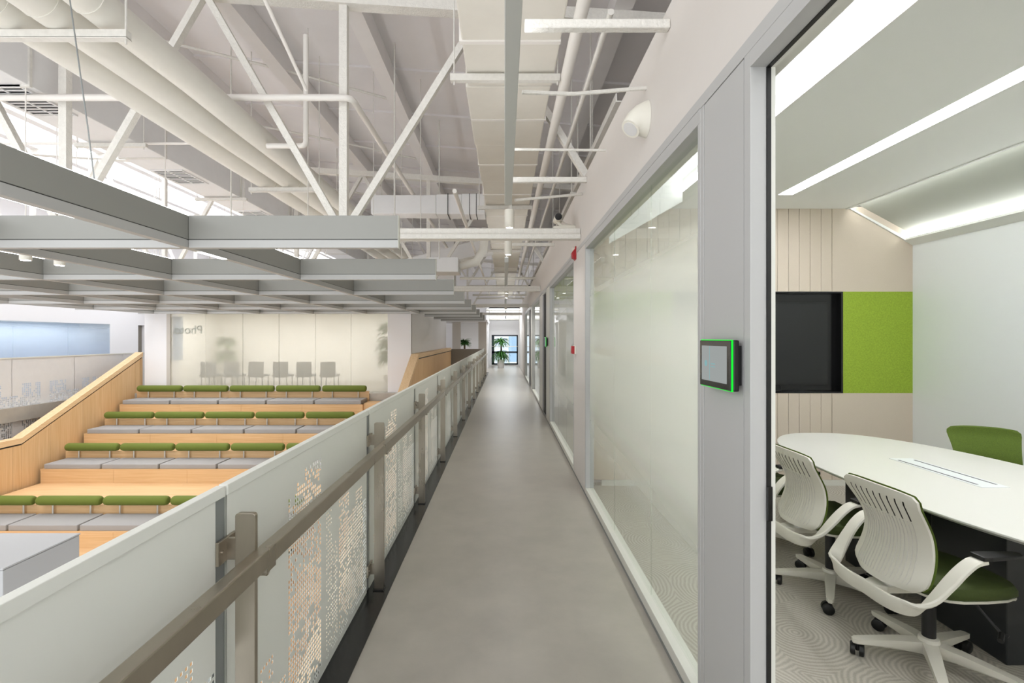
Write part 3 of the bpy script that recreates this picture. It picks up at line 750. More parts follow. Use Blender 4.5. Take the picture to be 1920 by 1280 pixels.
MB().box(-1.55, -.95, 9.9, 10.5, 2.95, 3.25).build('fan_box', 'duct_grey', b3, bevel=.01)
MB().path([(-.95, 10.2, 3.1), (-.6, 10.2, 3.2), (-.45, 10.2, 3.45), (-.4, 10.2, 3.9)], .09, 12).build('elbow', 'pipe', b3, smooth=True)
MB().path([(-2.6, 10.2, 3.1), (-1.55, 10.2, 3.1)], .09, 12).build('round_duct', 'pipe', b3, smooth=True)

ac = thing('air_duct', (-5.2, 8, 4.2), 'wide grey air-conditioning duct with grilles at the upper left', 'duct')
y = 1.0
while y < 22:
    MB().box(-5.55, -4.9, y, y + 1.99, 4.2, 4.65).build('duct_section', 'duct_grey', ac, bevel=.008)
    MB().box(-5.57, -4.88, y + 1.97, y + 2.0, 4.18, 4.67).build('flange', 'bracket', ac); y += 2.0
for yg in (5.0, 7.5, 9.9, 12.3):
    g = MB().box(-5.45, -5.0, yg, yg + .62, 4.188, 4.199).build('grille', 'black', ac)
    fr = MB().box(-5.47, -4.98, yg - .03, yg, 4.178, 4.2).box(-5.47, -4.98, yg + .62, yg + .65, 4.178, 4.2).box(-5.47, -5.45, yg, yg + .62, 4.178, 4.2).box(-5.0, -4.98, yg, yg + .62, 4.178, 4.2)
    for q in range(9): fr.box(-5.45, -5.0, yg + .05 + q * .068, yg + .072 + q * .068, 4.182, 4.188)
    fr.box(-5.235, -5.215, yg, yg + .62, 4.176, 4.19).build('grille_frame', 'duct_grey', g)
for yg in (4.1, 6.4, 8.9, 11.3):
    MB().box(-5.7, -4.75, yg, yg + .05, 4.13, 4.175).build('hanger_channel', 'bracket', ac)
    for x in (-5.67, -4.79): MB().path([(x, yg + .025, 4.1), (x, yg + .025, zc(x) + .38)], .007, 6).build('hanger_rod', 'bracket', ac)
names = ['outermost', 'middle', 'innermost']
for k, x in enumerate((-3.53, -3.19, -2.86)):
    pts = [(x, .8 + i * .9, 3.94 + random.uniform(-.008, .008)) for i in range(23)]
    o = MB().path(pts, [.148 if k < 2 else .125] * len(pts), 18)
    for yy in (3.3, 7.2, 10.5): o.path([(x, yy, 3.94), (x, yy + .012, 3.94)], .156 if k < 2 else .133, 18)
    tag(o.build('lagged_pipe', 'pipe', smooth=True), '%s of three thick lagged pipes running overhead at the upper left' % names[k], 'pipe', 'three lagged pipes')
for k, y in enumerate((3.45, 7.05, 10.65, 14.2)):
    t = thing('pipe_support', (-3.2, y, 3.7), '%s trapeze bracket under the three lagged pipes' % ORD[k], 'pipe support', 'trapeze brackets under the lagged pipes')
    MB().box(-3.72, -2.68, y - .025, y + .025, 3.73, 3.785).box(-3.72, -2.68, y - .025, y + .03, 3.725, 3.733).build('channel', 'bracket', t)
    for x in (-3.69, -2.70): MB().path([(x, y, 3.69), (x, y, zc(x) + .38)], .008, 6).build('hanger_rod', 'bracket', t)
def pipe(name, pts, r, label, m='pipe_white', cat='pipe', n_=12, group=None):
    return tag(MB().path(pts, r, n_).build(name, m, smooth=True), label, cat, group)
def elbow(a, c, b, r=.12, n_=5):
    a, c, b = Vector(a), Vector(c), Vector(b); p = c + (a - c).normalized() * r; q = c + (b - c).normalized() * r
    return [tuple(p.lerp(c, t / n_).lerp(c.lerp(q, t / n_), t / n_)) for t in range(n_ + 1)]
pipe('sprinkler_pipe', [(-9, 5.12, 4.14)] + elbow((-9, 5.12, 4.14), (-1.62, 5.12, 4.14), (-1.62, 9, 4.14), .1) + [(-1.62, 20, 4.14)], .034, 'white water pipe crossing the hall and turning along the corridor')
pipe('sprinkler_pipe', [(-9, 6.6, 4.25), (-4.15, 6.6, 4.25)], .018, 'thin white sprinkler pipe below the grey air-conditioning duct')
pipe('sprinkler_pipe', [(.51, .4, 3.76), (.51, 26, 3.76)], .046, 'cream round pipe running beside the corridor duct')
for yy in (1.9, 3.45, 5.9): pass
pipe('drain_pipe', [(-2.3, 5.6, 5.1)] + elbow((-2.3, 5.6, 5.1), (-2.3, 5.6, 3.82), (-2.9, 5.6, 3.82), .06) + [(-2.75, 5.6, 3.82)], .03, 'white drop pipe with a short elbow hanging behind the truss')
pipe('conduit', [(-2.2, 3.4, 5.1), (-2.05, 5.0, 4.16)], .018, 'thin white conduit clamp rod above the water pipe')
for k, (x, yy) in enumerate(((-1.95, 7.2), (-1.5, 6.6), (-1.3, 7.5), (-1.2, 8.9), (-2.6, 6.4), (-3.9, 6.9), (-2.0, 9.4), (1.05, 5.9), (1.2, 6.6), (1.15, 7.6), (1.0, 8.8))):
    w_ = ['long thin', 'thin straight', 'slender'][k % 3]
    pipe('hanger_rod', [(x, yy, 3.35 if x > 0 else 3.05 + .1 * (k % 3)), (x, yy, zc(x) + .38)], .011 if k % 2 else .006, '%s white hanger rod under the roof, %s from the left' % (w_, ORD[k]), 'bracket', 'hanger rod', 6, 'hanger rods under the roof')
# bridging under the purlins, cable trays and bits far along
for k, yy in enumerate((7.0, 9.6, 13.4)):
    x0, x1 = (-3.2, -1.75)
    MB().path([(x0, yy, zc(x0) + .12), (x1, yy + .7, zc(x1) + .12)], .02, 6).build('brace', 'bracket', ceil)
    MB().path([(-4.7, yy - .6, zc(-4.7) + .12), (-3.2, yy, zc(-3.2) + .12)], .02, 6).build('brace', 'bracket', ceil)
for k, (yy, zz) in enumerate(((23.6, 2.95), (25.5, 2.80), (26.9, 2.62))):
    pipe('cross_pipe', [(-.9, yy, zz), (XR, yy, zz)], .05, '%s grey pipe crossing the far end of the corridor below the high window' % ORD[k], 'pipe', 'pipe', 10, 'pipes crossing the corridor end')
# tubes between duct and partition wall
pipe('drain_pipe', [(-2.6, 9.1, 3.45), (-.5, 9.1, 3.45)], .04, 'white pipe crossing left of the duct beyond the branch duct', 'pipe')
pipe('drain_pipe', [(-.62, 6.0, 3.42), (-.62, 21, 3.42)], .028, 'slim white pipe running along the left side of the corridor duct', 'pipe_white')
pipe('cable_conduit', [(.66, 3.0, 3.62), (.66, 22, 3.62)], .02, 'slim conduit between the round pipe and the partition wall', 'bracket')
t = thing('cable_tray', (.98, 12, 3.55), 'grey cable tray above the partition wall', 'cable tray')
MB().box(.92, 1.12, 4., 22, 3.55, 3.56).box(.92, .93, 4., 22, 3.56, 3.62).box(1.11, 1.12, 4., 22, 3.56, 3.62).build('tray', 'bracket', t)
for yy in (6.5, 9, 12, 15, 18):
    MB().path([(.90, yy, 3.54), (.90, yy, zc(.9) + .38)], .008, 6).build('hanger_rod', 'bracket', t)
    MB().box(.88, 1.16, yy - .02, yy + .02, 3.52, 3.55).build('hanger_channel', 'bracket', t)
t = thing('air_duct', (-1.75, 14.2, 2.95), 'large grey vertical duct drop beyond the second truss', 'duct')
MB().box(-2.15, -1.45, 13.9, 14.5, 3.0, 4.6).build('duct_section', 'duct_grey', t, bevel=.01)
MB().box(-2.18, -1.42, 13.87, 14.53, 3.55, 3.6).build('flange', 'bracket', t)
for k, yy in enumerate((13.0, 15.6, 18.2, 20.4)):
    pipe('cross_pipe', [(-1.2, yy, 3.2 + .06 * (k % 2)), (XR, yy, 3.2 + .06 * (k % 2))], .035, '%s slim pipe crossing over the middle of the corridor' % ORD[k], 'pipe', 'pipe', 8, 'slim pipes crossing the corridor')
def wtube(y, z, x0, s, label):
    tag(MB().box(x0, XR - .001, y - s / 2, y + s / 2, z - s / 2, z + s / 2).build('stay_tube', 'truss', bevel=.004, seg=1), label, 'stay tube', 'stays from the partition wall')
wtube(2.42, 3.16, .1, .045, 'square white stay tube nearest the viewer, from light to wall')
wtube(4.85, 3.18, .06, .05, 'square white stay tube just before the nearest truss')
wtube(8.0, 3.14, .05, .05, 'square white stay tube between the first two trusses')
pipe('stay_rod', [(.10, 2.72, 2.98), (.4, 2.8, 3.01), (XR, 2.81, 3.05)], .012, 'thin bent stay rod beside the loudspeaker', 'truss', 'stay rod', 8)
pipe('stay_rod', [(.08, 3.9, 3.12), (.3, 3.95, 3.135), (XR, 3.95, 3.13)], .011, 'thin straight stay rod behind the loudspeaker', 'truss', 'stay rod', 8)
pipe('stay_rod', [(.10, 4.75, 2.95), (XR, 5.12, 3.12)], .014, 'slanting stay rod by the security camera', 'truss', 'stay rod', 8)
pipe('hanging_wire', [(-2.70, 2.99, 3.78), (-2.64, 3.0, 3.3), (-2.60, 3.02, 2.9), (-2.57, 3.04, 2.53)], .004, 'thin wire dangling from the nearest trapeze bracket to the baffle', 'alu', 'wire', 6)

# ================================================================== CORRIDOR LIGHTS
def linlight(y0, y1, label):
    t = thing('linear_light', (.035, (y0 + y1) / 2, 2.9), label, 'linear light', 'linear lights over the corridor')
    MB().box(0, .07, y0, y1, 2.9, 2.99).build('housing', 'lamp_body', t, bevel=.003, seg=1)
    MB().box(.006, .064, y0 + .02, y1 - .02, 2.988, 2.994).build('diffuser', 'led_lamp', t)
    for y in (y0 + .25, y1 - .25): MB().path([(.035, y, 2.99), (.035, y, 3.8)], .006, 6).build('suspension', 'bracket', t)
linlight(.4, 4.75, 'long grey suspended linear light nearest the viewer')
linlight(8.35, 12.9, 'second grey suspended linear light along the corridor')
linlight(16.2, 20.4, 'third grey suspended linear light at the far end of the corridor')
for k, y in enumerate((5.5, 7.3, 13.6, 15.2, 21.5)):
    lab = '%s white cylinder spotlight over the corridor, counted from the viewer' % ORD[k]
    t = thing('cylinder_spotlight', (.055, y, 2.85), lab, 'spotlight', 'cylinder spotlights over the corridor')
    MB().lathe([(.045, .0), (.055, .0), (.055, .2), (.05, .203), (.0, .203)], (.055, y, 2.85), 20).build('cylinder', 'white_plastic', t, smooth=True)
    MB().lathe([(.0, .004), (.04, .004), (.04, .01), (.0, .01)], (.055, y, 2.845), 16).build('lens', 'led_soft', t)
    MB().path([(.075, y, 3.05), (.075, y, 3.8)], .01, 6).build('stem', 'bracket', t)
    spot('cylinder_beam', (.055, y, 2.84), 40 if k < 2 else 110, 130)
area('corridor_end_fill', (0, 24.5, 3.2), 1.2, 3., 120, (.93, .96, 1))  # added fill lamp without a fixture, brightens the far floor

# ================================================================== MEETING TABLE
tb = thing('meeting_table', (2.76, 2.92, 0), 'large white oval meeting table with dark pedestal legs', 'table')
def sup(a, b, n_=72, e=2.35):
    return [(2.76 + a * math.copysign(abs(math.cos(t)) ** (2 / e), math.cos(t)), 2.92 + b * math.copysign(abs(math.sin(t)) ** (2 / e), math.sin(t))) for t in [2 * math.pi * k / n_ for k in range(n_)]]
mb = MB(); rings = [(.70 - .035, 1.41 - .035, .722), (.70, 1.41, .742), (.70, 1.41, .749), (.698, 1.408, .751)]
for a, b, z in rings: mb.v += [(x, y, z) for x, y in sup(a, b)]
for i in range(3):
    for k in range(72): k2 = (k + 1) % 72; mb.f.append((i * 72 + k, i * 72 + k2, (i + 1) * 72 + k2, (i + 1) * 72 + k))
mb.f += [tuple(reversed(range(72))), tuple(range(216, 288))]
mb.build('table_top', 'table_white', tb)
for y0, y1 in ((3.06, 3.48), (2.36, 2.78)):
    MB().box(2.45, 3.08, y0, y1, .0, .70).build('pedestal', 'dark_grey', tb, bevel=.006)
    MB().box(2.40, 3.13, y0 + .1, y1 - .1, .695, .723).build('bearer', 'black', tb)
g = MB().box(2.703, 2.865, 2.74, 3.40, .7505, .7535).build('cable_flap', 'whiteboard', tb)
for x in (2.728, 2.838): MB().box(x - .006, x + .006, 2.79, 3.35, .7532, .7545).build('slot', 'dark_frame', g)

# ================================================================== OFFICE CHAIRS (face local +x)
def shell(u, v, off=0.):
    """u in -1..1 across, v 0..1 from bottom to top"""
    z = .445 + .455 * v - .03 * (abs(u) ** 3) * max(0, v - .6)
    x = -.285 + .085 * math.sin(min(1, v * 1.12) * math.pi * .92) ** 1.2 * (1 - .25 * v) - .005 * v
    x -= .02 * max(0, v - .55) * 2
    hw = .190 + .016 * v + .012 * math.cos(v * 2 * math.pi * .9)
    if v > .93: hw -= .03 * ((v - .93) / .07) ** 2 * 1
    if v < .12: hw -= .045 * ((.12 - v) / .12) ** 2
    wrap = .055 * (abs(u) ** 2.2) * (1 - .55 * v)
    return (x + wrap + off, u * hw, z)
def make_chair():
    t = thing('office_chair', (0, 0, 0), '', 'chair', 'white and green office chairs round the meeting table')
    NU, NV = 33, 24
    slots = [-.72, -.54, -.36, -.18, 0, .18, .36, .54, .72]
    mb = MB(); hi = {}
    us = sorted(set([round(-1 + 2 * i / 32, 4) for i in range(33)] + [round(s + d, 4) for s in slots for d in (-.017, .017)])); NU = len(us)
    vs = [i / (NV - 1) for i in range(NV)]
    for v in vs:
        for u in us: mb.v.append(shell(u, v))
    n0 = len(mb.v)
    for v in vs:
        for u in us: mb.v.append(shell(u, v, .012))
    def slot(i, j):
        um = (us[i] + us[i + 1]) / 2; vm = (vs[j] + vs[j + 1]) / 2
        return any(abs(um - s) < .017 for s in slots) and .70 < vm < .93 - .14 * (um + 1) * 0
    for j in range(NV - 1):
        for i in range(NU - 1):
            q = (j * NU + i, j * NU + i + 1, (j + 1) * NU + i + 1, (j + 1) * NU + i)
            if slot(i, j): continue
            mb.f.append(q); mb.f.append(tuple(n0 + k for k in reversed(q)))
    for i in range(NU - 1):
        for r in (0, (NV - 1) * NU): mb.f.append((r + i, r + i + 1, n0 + r + i + 1, n0 + r + i))
    for j in range(NV - 1):
        for i in (0, NU - 1): mb.f.append((j * NU + i, (j + 1) * NU + i, n0 + (j + 1) * NU + i, n0 + j * NU + i))
    bs = mb.build('back_shell', 'chair_white', t, smooth=True)
    sl = MB()
    for s in slots:
        pts = [shell(s, v, .003) for v in (.69, .75, .81, .87, .93)]
        for p, q in zip(pts, pts[1:]): sl.quad((p[0], p[1] - .008, p[2]), (p[0], p[1] + .008, p[2]), (q[0], q[1] + .008, q[2]), (q[0], q[1] - .008, q[2]))
    sl.build('slot_shade', 'gap', bs)  # dark strips painting the shade inside the slots, no real liner
    rb = MB()
    for s in slots + [-.63, -.45, -.27, -.09, .09, .27, .45, .63]:
        pts = [shell(s * (1 - .0 * v), v, -.0015) for v in [.06 + .62 * k / 12 for k in range(13)]]
        rb.path(pts, .0018, 5)
    rb.build('rib', 'bracket', bs)
    # mesh pad on the front of the shell
    mb = MB(); K = 18
    for j in range(K + 1):
        for i in range(K + 1):
            u, v = -1.03 + 2.06 * i / K, .03 + .985 * j / K
            p = shell(u, min(v, 1.0), .016); mb.v.append((p[0], p[1], p[2] + max(0, v - 1) * .4))
    for j in range(K + 1):
        for i in range(K + 1):
            u, v = -1 + 2 * i / K, .03 + .975 * j / K
            p = shell(u, min(v, 1.0), .036 - .016 * abs(u) ** 4); mb.v.append(p)
    m = (K + 1) ** 2
    for j in range(K):
        for i in range(K):
            q = (j * (K + 1) + i, j * (K + 1) + i + 1, (j + 1) * (K + 1) + i + 1, (j + 1) * (K + 1) + i)
            mb.f.append(q); mb.f.append(tuple(m + k for k in reversed(q)))
    for i in range(K):
        for r in (0, K * (K + 1)): mb.f.append((r + i, r + i + 1, m + r + i + 1, m + r + i))
        for c in (0, K): mb.f.append((i * (K + 1) + c, (i + 1) * (K + 1) + c, m + (i + 1) * (K + 1) + c, m + i * (K + 1) + c))
    mb.build('back_pad', 'mesh_green', t, smooth=True)
    # seat
    mb = MB(); K = 24
    def seat(r, z, gx=0):
        return [(.035 + gx + .245 * r * math.copysign(abs(math.cos(a)) ** .62, math.cos(a)), .245 * r * math.copysign(abs(math.sin(a)) ** .62, math.sin(a)), z - (.018 if math.cos(a) > .6 else 0) * r) for a in [2 * math.pi * k / K for k in range(K)]]
    def loft(rs):
        mb = MB()
        for r, z in rs: mb.v += seat(r, z)
        for i in range(len(rs) - 1):
            for k in range(K): k2 = (k + 1) % K; mb.f.append((i * K + k, i * K + k2, (i + 1) * K + k2, (i + 1) * K + k))
        mb.f += [tuple(reversed(range(K))), tuple(range((len(rs) - 1) * K, len(rs) * K))]
        return mb
    loft([(.96, .437), (1.0, .452), (1.0, .475), (.96, .492), (.85, .499), (.45, .494), (.1, .491)]).build('seat', 'seat_green', t, smooth=True)
    loft([(.5, .395), (.8, .41), (.97, .428), (.985, .44), (.9, .442)]).build('seat_pan', 'chair_white', t, smooth=True)
    # arm frame: from the spine low behind the seat round to the arms
    for s in (-1, 1):
        ctrl = [(-.33, .0, .40), (-.335, .10 * s, .40), (-.325, .18 * s, .405), (-.30, .235 * s, .42), (-.25, .262 * s, .465), (-.19, .276 * s, .54), (-.14, .282 * s, .597), (-.09, .284 * s, .635), (-.045, .284 * s, .645)]
        P = [Vector(c) for c in ctrl]; pts = []
        for i in range(len(P) - 1):
            p0, p1, p2, p3 = P[max(0, i - 1)], P[i], P[i + 1], P[min(len(P) - 1, i + 2)]
            for k in range(4):
                u = k / 4; pts.append(.5 * ((2 * p1) + (p2 - p0) * u + (2 * p0 - 5 * p1 + 4 * p2 - p3) * u * u + (3 * p1 - p0 - 3 * p2 + p3) * u ** 3))
        pts.append(P[-1])
        sects = []; sides = []
        for i in range(len(pts)):
            f_ = i / (len(pts) - 1); wd_ = .034 - .004 * f_; th = .011
            sects.append([(-wd_, -th * .5), (-wd_ * .8, -th), (wd_ * .8, -th), (wd_, -th * .5), (wd_, th * .5), (wd_ * .8, th), (-wd_ * .8, th), (-wd_, th * .5)])
            sides.append(Vector((0, .25, 1)).lerp(Vector((.0, 1 * s, .05)), min(1, max(0, (f_ - .25) / .4))) if s > 0 else Vector((0, -.25, 1)).lerp(Vector((.0, 1 * s, .05)), min(1, max(0, (f_ - .25) / .4))))
        am = MB().sweep(pts, sects, sides).build('arm', 'chair_white', t, smooth=True)
        MB().prism([(-.07, .254 * s), (-.03, .252 * s), (.12, .262 * s), (.138, .284 * s), (.12, .308 * s), (-.03, .318 * s), (-.07, .316 * s)], 2, .652, .672).build('arm_pad', 'black', am, bevel=.006)
    MB().prism([(-.31, -.03), (-.26, -.05), (.0, -.06), (.06, -.03), (.06, .03), (.0, .06), (-.26, .05), (-.31, .03)], 2, .385, .42).build('mechanism', 'chair_white', t, bevel=.006)
    MB().path([(0, 0, .10), (0, 0, .40)], .028, 16).build('column', 'black', t, smooth=True)
    MB().lathe([(.045, .0), (.05, .03), (.04, .075), (.03, .08)], (0, 0, .065), 16).build('hub', 'chair_white', t, smooth=True)
    for k in range(5):
        a = math.radians(18 + 72 * k); d = Vector((math.cos(a), math.sin(a), 0)); sd = Vector((-d.y, d.x, 0))
        mb = MB(); st_ = [(.02, .030, .062, .125), (.12, .027, .068, .118), (.24, .022, .066, .102), (.31, .019, .064, .092), (.325, .012, .066, .088)]
        pts = [tuple(d * r + Vector((0, 0, (z0 + z1) / 2))) for r, h_, z0, z1 in st_]
        sec = [[(-h_, -(z1 - z0) / 2), (h_, -(z1 - z0) / 2), (h_ * 1.0, (z1 - z0) * .25), (h_ * .6, (z1 - z0) / 2), (-h_ * .6, (z1 - z0) / 2), (-h_, (z1 - z0) * .25)] for r, h_, z0, z1 in st_]
        ar = MB().sweep(pts, sec, tuple(sd)).build('base_arm', 'chair_white', t, smooth=True)
        c = d * .305; mb = MB()
        ca = a + .6 * k; cdv = Vector((math.cos(ca), math.sin(ca), 0)); cs = Vector((-cdv.y, cdv.x, 0)); w0 = c - cdv * .012 + Vector((0, 0, .030))
        for s2 in (-1, 1): mb.path([tuple(w0 + cs * (s2 * .008)), tuple(w0 + cs * (s2 * .012)), tuple(w0 + cs * (s2 * .026)), tuple(w0 + cs * (s2 * .030))], [.03, .0305, .0305, .024], 16)
        mb.path([tuple(c + Vector((0, 0, .03))), tuple(c + Vector((0, 0, .07)))], .008, 8)
        mb.build('caster', 'black', ar, smooth=True)
    MB().path([(.05, -.05, .40), (.06, -.17, .385), (.10, -.235, .30), (.11, -.26, .295)], .006, 8).path([(.10, -.24, .297), (.06, -.27, .285)], .011, 8).build('lever', 'black', t, smooth=True)
    return t
ch0 = make_chair()
spots = [(2.07, 2.36, 4, 'white office chair with green pad nearest the doorway, back turned to the corridor'),
         (2.06, 3.06, 2, 'second white office chair from the door, at the near side of the oval table'),
         (2.05, 3.80, 0, 'office chair half hidden behind the door jamb, farthest along the near table side'),
         (3.60, 3.55, 240, 'office chair showing its green mesh backrest front, at the far side of the table'),
         (3.58, 2.88, 178, 'office chair across the table at the right picture edge, only base and arm visible')]
for i, (x, y, rz, lab) in enumerate(spots):
    c = ch0 if i == 0 else copy_tree(ch0)
    c.location = (x, y, .001); c.rotation_euler = (0, 0, math.radians(rz)); c['label'] = lab

# ================================================================== WALL DEVICES
def tablet(yc, z, label, w_=.262, h_=.178):
    x1 = XR; t = thing('room_panel', (x1, yc, z), label, 'tablet', 'room booking tablets')
    MB().box(x1 - .022, x1 - .001, yc - w_ / 2 + .02, yc + w_ / 2 - .02, z - h_ / 2 + .02, z + h_ / 2 - .02).build('mount', 'black', t)
    b = MB().box(x1 - .040, x1 - .018, yc - w_ / 2, yc + w_ / 2, z - h_ / 2, z + h_ / 2).build('body', 'black', t, bevel=.006)
    MB().box(x1 - .0435, x1 - .040, yc - w_ / 2 - .001, yc + w_ / 2 + .001, z - h_ / 2 - .001, z + h_ / 2 + .001).build('light_rim', 'green_glow', t)
    MB().box(x1 - .049, x1 - .0445, yc - w_ / 2 + .003, yc + w_ / 2 - .003, z - h_ / 2 + .002, z + h_ / 2 - .002).build('front_glass', 'black_gloss', t, bevel=.0015, seg=1)
    s = MB().box(x1 - .0497, x1 - .0489, yc - w_ / 2 + .028, yc + w_ / 2 - .022, z - h_ / 2 + .024, z + h_ / 2 - .022).build('screen', 'tablet_ui', t)
    MB().box(x1 - .0502, x1 - .0496, yc + .035, yc + .038, z - .06, z + .066).build('screen_line', 'tablet_line', s)
    MB().path([(x1 - .0502, yc + .07, z), (x1 - .0496, yc + .07, z)], .012, 16).build('screen_dot', 'tablet_line', s)
    MB().box(x1 - .0502, x1 - .0496, yc - .01, yc + .025, z - .002, z + .002).box(x1 - .0502, x1 - .0496, yc - .01, yc + .025, z - .012, z - .009).build('screen_line', 'tablet_line', s)
tablet(1.79, 1.503, 'black room booking tablet with glowing green rim on the grey panel')
tablet(9.25, 1.52, 'small green-lit booking tablet by the second door along the corridor')
t = thing('wall_speaker', (XR, 2.80, 2.85), 'white cone-shaped wall loudspeaker high on the partition wall', 'speaker')
K = 24; nv = Vector((-.62, -.25, -.74)).normalized(); ua = Vector((0, 1, 0)); ua = (ua - nv * ua.dot(nv)).normalized(); ub = nv.cross(ua)
if ub.z < 0: ub = -ub
mb = MB(); fc = Vector((XR - .10, 2.785, 2.80))
for f_ in (0, .12, .35, .65, .9, 1.0):
    for k in range(K):
        a = 2 * math.pi * k / K
        wp = Vector((XR - .001, 2.80 + .085 * math.cos(a), 2.865 + .105 * math.sin(a))); dp = fc + ua * (.058 * math.cos(a)) + ub * (.058 * math.sin(a))
        p = wp.lerp(dp, f_) + Vector((-.02, 0, .012)) * math.sin(math.pi * f_); p.x = min(p.x, XR - .001); mb.v.append(tuple(p))
for i in range(5):
    for k in range(K): k2 = (k + 1) % K; mb.f.append((i * K + k, i * K + k2, (i + 1) * K + k2, (i + 1) * K + k))
mb.f += [tuple(range(K)), tuple(5 * K + k for k in reversed(range(K)))]
mb.build('cone', 'white_plastic', t, smooth=True)
mb = MB()
for h_ in (-.004, .003):
    for k in range(K): a = 2 * math.pi * k / K; mb.v.append(tuple(fc + nv * h_ + ua * (.044 * math.cos(a)) + ub * (.044 * math.sin(a))))
mb.f += [tuple(range(K)), tuple(K + k for k in reversed(range(K)))]
for k in range(K): k2 = (k + 1) % K; mb.f.append((k, k2, K + k2, K + k))
mb.build('grille', 'duct_grey', t)
t = thing('fire_alarm_sounder', (XR, 5.6, 2.58), 'red fire alarm sounder high on the white pier', 'alarm')
MB().box(XR - .012, XR - .0005, 5.54, 5.66, 2.50, 2.65).build('base', 'red', t, bevel=.004)
MB().prism([(XR - .012, 2.505), (XR - .045, 2.525), (XR - .05, 2.58), (XR - .012, 2.63)], 1, 5.555, 5.645).build('horn', 'red', t, bevel=.004)
MB().box(XR - .04, XR - .012, 5.57, 5.63, 2.60, 2.645).build('strobe', 'white_plastic', t, bevel=.004)
t = thing('fire_call_point', (XR, 5.6, 1.46), 'red manual fire call point at hand height on the white pier', 'call point')
MB().box(XR - .02, XR - .0005, 5.55, 5.65, 1.41, 1.51).build('backbox', 'white_plastic', t, bevel=.003)
MB().box(XR - .05, XR - .02, 5.555, 5.645, 1.415, 1.505).build('housing', 'red', t, bevel=.004)
def seccam(x, y, z, label):
    t = thing('security_camera', (XR, y, z), label, 'camera', 'security cameras')
    MB().path([(x, y - .10, z), (x, y + .10, z)], .043, 16).build('body', 'white_plastic', t, smooth=True)
    MB().path([(x, y - .108, z), (x, y - .10, z)], .041, 16).build('lens', 'black_gloss', t)
    MB().path([(x, y, z - .03), (x + .04, y, z - .085), (XR - .005, y, z - .09)], .02, 10).build('bracket_arm', 'white_plastic', t, smooth=True)
    MB().path([(x + .04, y + .1, z + .02), (x + .1, y + .12, z - .02), (XR - .01, y + .1, z - .06)], .006, 6).build('cable', 'pipe_white', t)
    MB().box(x - .05, XR - .001, y - .05, y + .05, z - .125, z - .095).build('shelf', 'white_plastic', t)
seccam(.62, 5.66, 2.99, 'black-faced white security camera above the nearest truss beam')
seccam(.62, 12.2, 2.88, 'small security camera further along the corridor wall')

# ================================================================== FAR PLANT, STUDIO ROOM CONTENTS
def blades(c, n_, L_, droop, rnd, wid=.045, up=.6):
    mb = MB()
    for k in range(n_):
        a = rnd.uniform(0, 2 * math.pi); el = rnd.uniform(-.1, up); l = L_ * rnd.uniform(.75, 1.1); d = Vector((math.cos(a), math.sin(a), 0)); sd = Vector((-d.y, d.x, 0))
        p = Vector(c) + Vector((0, 0, rnd.uniform(-.08, .1))); row = []
        for i in range(5):
            f_ = i / 4; q = p + d * (l * f_) + Vector((0, 0, l * (el * f_ * 1.5 - droop * f_ * f_))); h_ = wid * (1 - f_) ** .7 * (.5 + f_ * 1.2 if f_ < .4 else 1) * .5 + .001
            row += [q - sd * h_, q + Vector((0, 0, -.008)), q + sd * h_]
        n0 = len(mb.v); mb.v += [tuple(v) for v in row]
        for i in range(4):
            for j in range(2): mb.f.append((n0 + i * 3 + j, n0 + i * 3 + j + 1, n0 + i * 3 + j + 4, n0 + i * 3 + j + 3))
    return mb
rl = random.Random(11)
def plant(x, y, s, label, tufts, pot=True):
    t = thing('potted_plant', (x, y, 0), label, 'plant')
    MB().lathe([(.17 * s, .0), (.20 * s, .42 * s), (.21 * s, .44 * s), (.18 * s, .44 * s), (.17 * s, .40 * s), (.0, .40 * s)], (x, y, .0), 20).build('pot', 'pot', t, smooth=True)
    top = max(z for z, _, _ in tufts)
    MB().path([(x, y, .38 * s), (x + .03, y, .8 * s), (x + .01, y, top)], [.055, .05, .045], 10).build('trunk', 'trunk', t, smooth=True)
    for z, L_, dr in tufts: blades((x, y, z), 170, L_, dr, rl, .06).build('foliage', 'leaf', t)
plant(PX(939, 25.8), 25.8, 1.0, 'tall potted dracaena with two leafy tufts before the corridor window', [(1.42, .48, .75), (.78, .52, 1.1)])
plant(-2.05, 24.6, .9, 'small leafy plant seen past the grey parapet in the white alcove', [(1.35, .35, .5)])
plant(-3.55, 15.0, 1.0, 'blurred tall plant behind the right end of the frosted glass wall', [(1.9, .4, .6), (1.5, .45, .9), (1.05, .4, .9)])
plant(-9.72, 16.9, .8, 'blurred plant at the left end behind the frosted glass wall', [(1.0, .4, .7), (1.45, .35, .6)])
def studio_chair(x, y, first=[None]):
    return
c0 = None
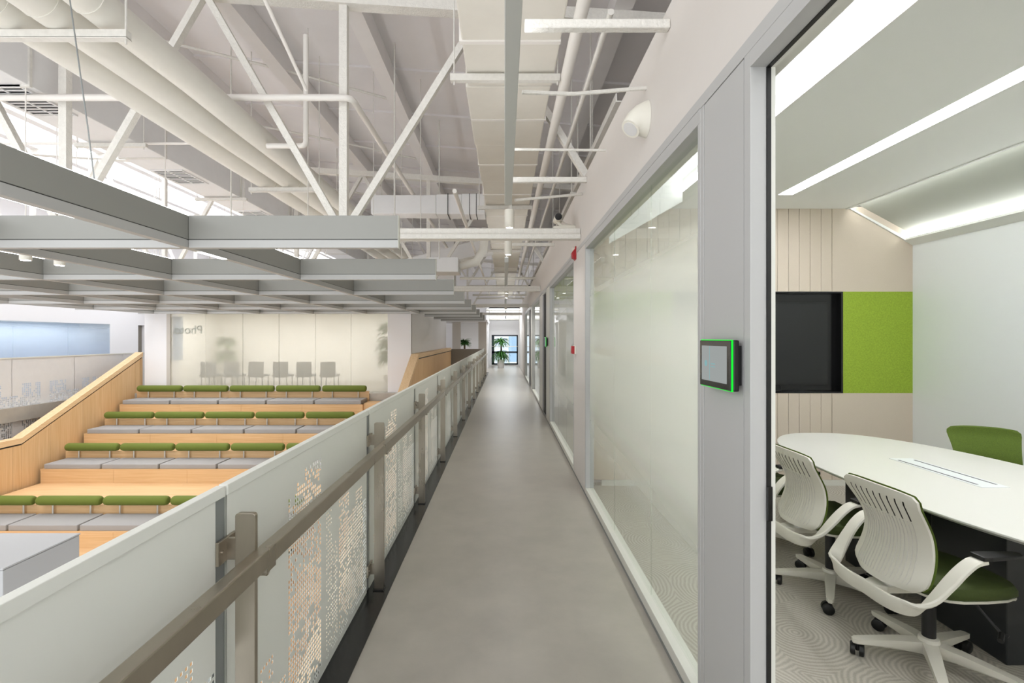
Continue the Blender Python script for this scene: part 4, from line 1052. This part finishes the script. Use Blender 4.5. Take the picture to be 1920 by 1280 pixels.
for k, xp in enumerate((389, 433, 479, 525, 569, 614)):
    x, y = PX(xp, 14.4), 14.4
    lab = 'grey chair blurred behind the frosted glass wall, %s from the left' % ORD[k]
    t = thing('studio_chair', (x, y, 0.02), lab, 'chair', 'grey chairs behind the frosted glass')
    if c0 is None:
        mb = MB()
        for zz in range(5):
            z = .42 + .115 * zz
            for xx in range(5): mb.v.append((x - .22 + .11 * xx, y + .02 * (abs(xx - 2) / 2) ** 2, z))
        for zz in range(5):
            z = .42 + .115 * zz
            for xx in range(5): mb.v.append((x - .22 + .11 * xx, y + .04 + .02 * (abs(xx - 2) / 2) ** 2, z))
        for j in range(4):
            for i in range(4): q = (j * 5 + i, j * 5 + i + 1, (j + 1) * 5 + i + 1, (j + 1) * 5 + i); mb.f.append(q); mb.f.append(tuple(25 + k_ for k_ in reversed(q)))
        for i in range(4):
            for r_ in (0, 20): mb.f.append((r_ + i, r_ + i + 1, 25 + r_ + i + 1, 25 + r_ + i))
            for c_ in (0, 4): mb.f.append((i * 5 + c_, (i + 1) * 5 + c_, 25 + (i + 1) * 5 + c_, 25 + i * 5 + c_))
        c0 = [mb.build('backrest', 'grey_fabric', t, smooth=True), MB().box(x - .23, x + .23, y - .02, y + .44, .44, .50).build('seat', 'grey_fabric', t, bevel=.015)]
        for sx in (-1, 1):
            for yy in (.02, .40): c0.append(MB().path([(x + .2 * sx, y + yy, .02), (x + .18 * sx, y + yy, .62 if yy < .1 else .44)], .013, 8).build('leg', 'grey_fabric', t))
    else:
        for q in c0: dup_mesh(q, (0, 0, 0), t)
# mirrored lettering, seen from behind, on the inner side of the studio
sg = thing('studio_sign', (-9.3, 14.2, 1.6), 'pale teal poster with lettering seen mirrored through the frosted glass', 'sign')
MB().box(-9.64, -9.36, 14.07, 14.085, .95, 2.22).build('board', 'facade', sg)
cu = bpy.data.curves.new('lettering', 'FONT'); cu.body = 'Photo'; cu.size = .34; cu.extrude = .002; cu.align_x = 'CENTER'
to = bpy.data.objects.new('lettering', cu); COL.objects.link(to); dg = bpy.context.evaluated_depsgraph_get(); me = bpy.data.meshes.new_from_object(to.evaluated_get(dg)); bpy.data.objects.remove(to)
me.transform(Matrix.Rotation(math.radians(90), 4, 'X')); me.transform(Matrix.Scale(-1, 4, Vector((1, 0, 0)))); me.flip_normals()
lo = bpy.data.objects.new('lettering', me); COL.objects.link(lo); lo.parent = sg; lo.location = (.12, -.15, .12); me.materials.append(M['sign_ink'])

# ================================================================== OUTSIDE THE END WINDOW
ob = thing('neighbour_building', (1, 36, -4), 'pale blue building seen through the corridor end window', 'building')
MB().box(-8, 10, 36, 38, -4, 2.3).build('wall', 'facade', ob)
for k in range(5):
    for j in range(2):
        f_ = MB().box(-4.2 + 2.2 * k, -2.9 + 2.2 * k, 35.95, 36.02, -2.9 + 2.6 * j, -.8 + 2.6 * j).build('window', 'frame_light', ob)
        MB().box(-4.1 + 2.2 * k, -3.0 + 2.2 * k, 35.93, 35.96, -2.8 + 2.6 * j, -.9 + 2.6 * j).build('pane', 'facade_glass', f_)
for o in bpy.data.objects:
    if '_o' in o: del o['_o']
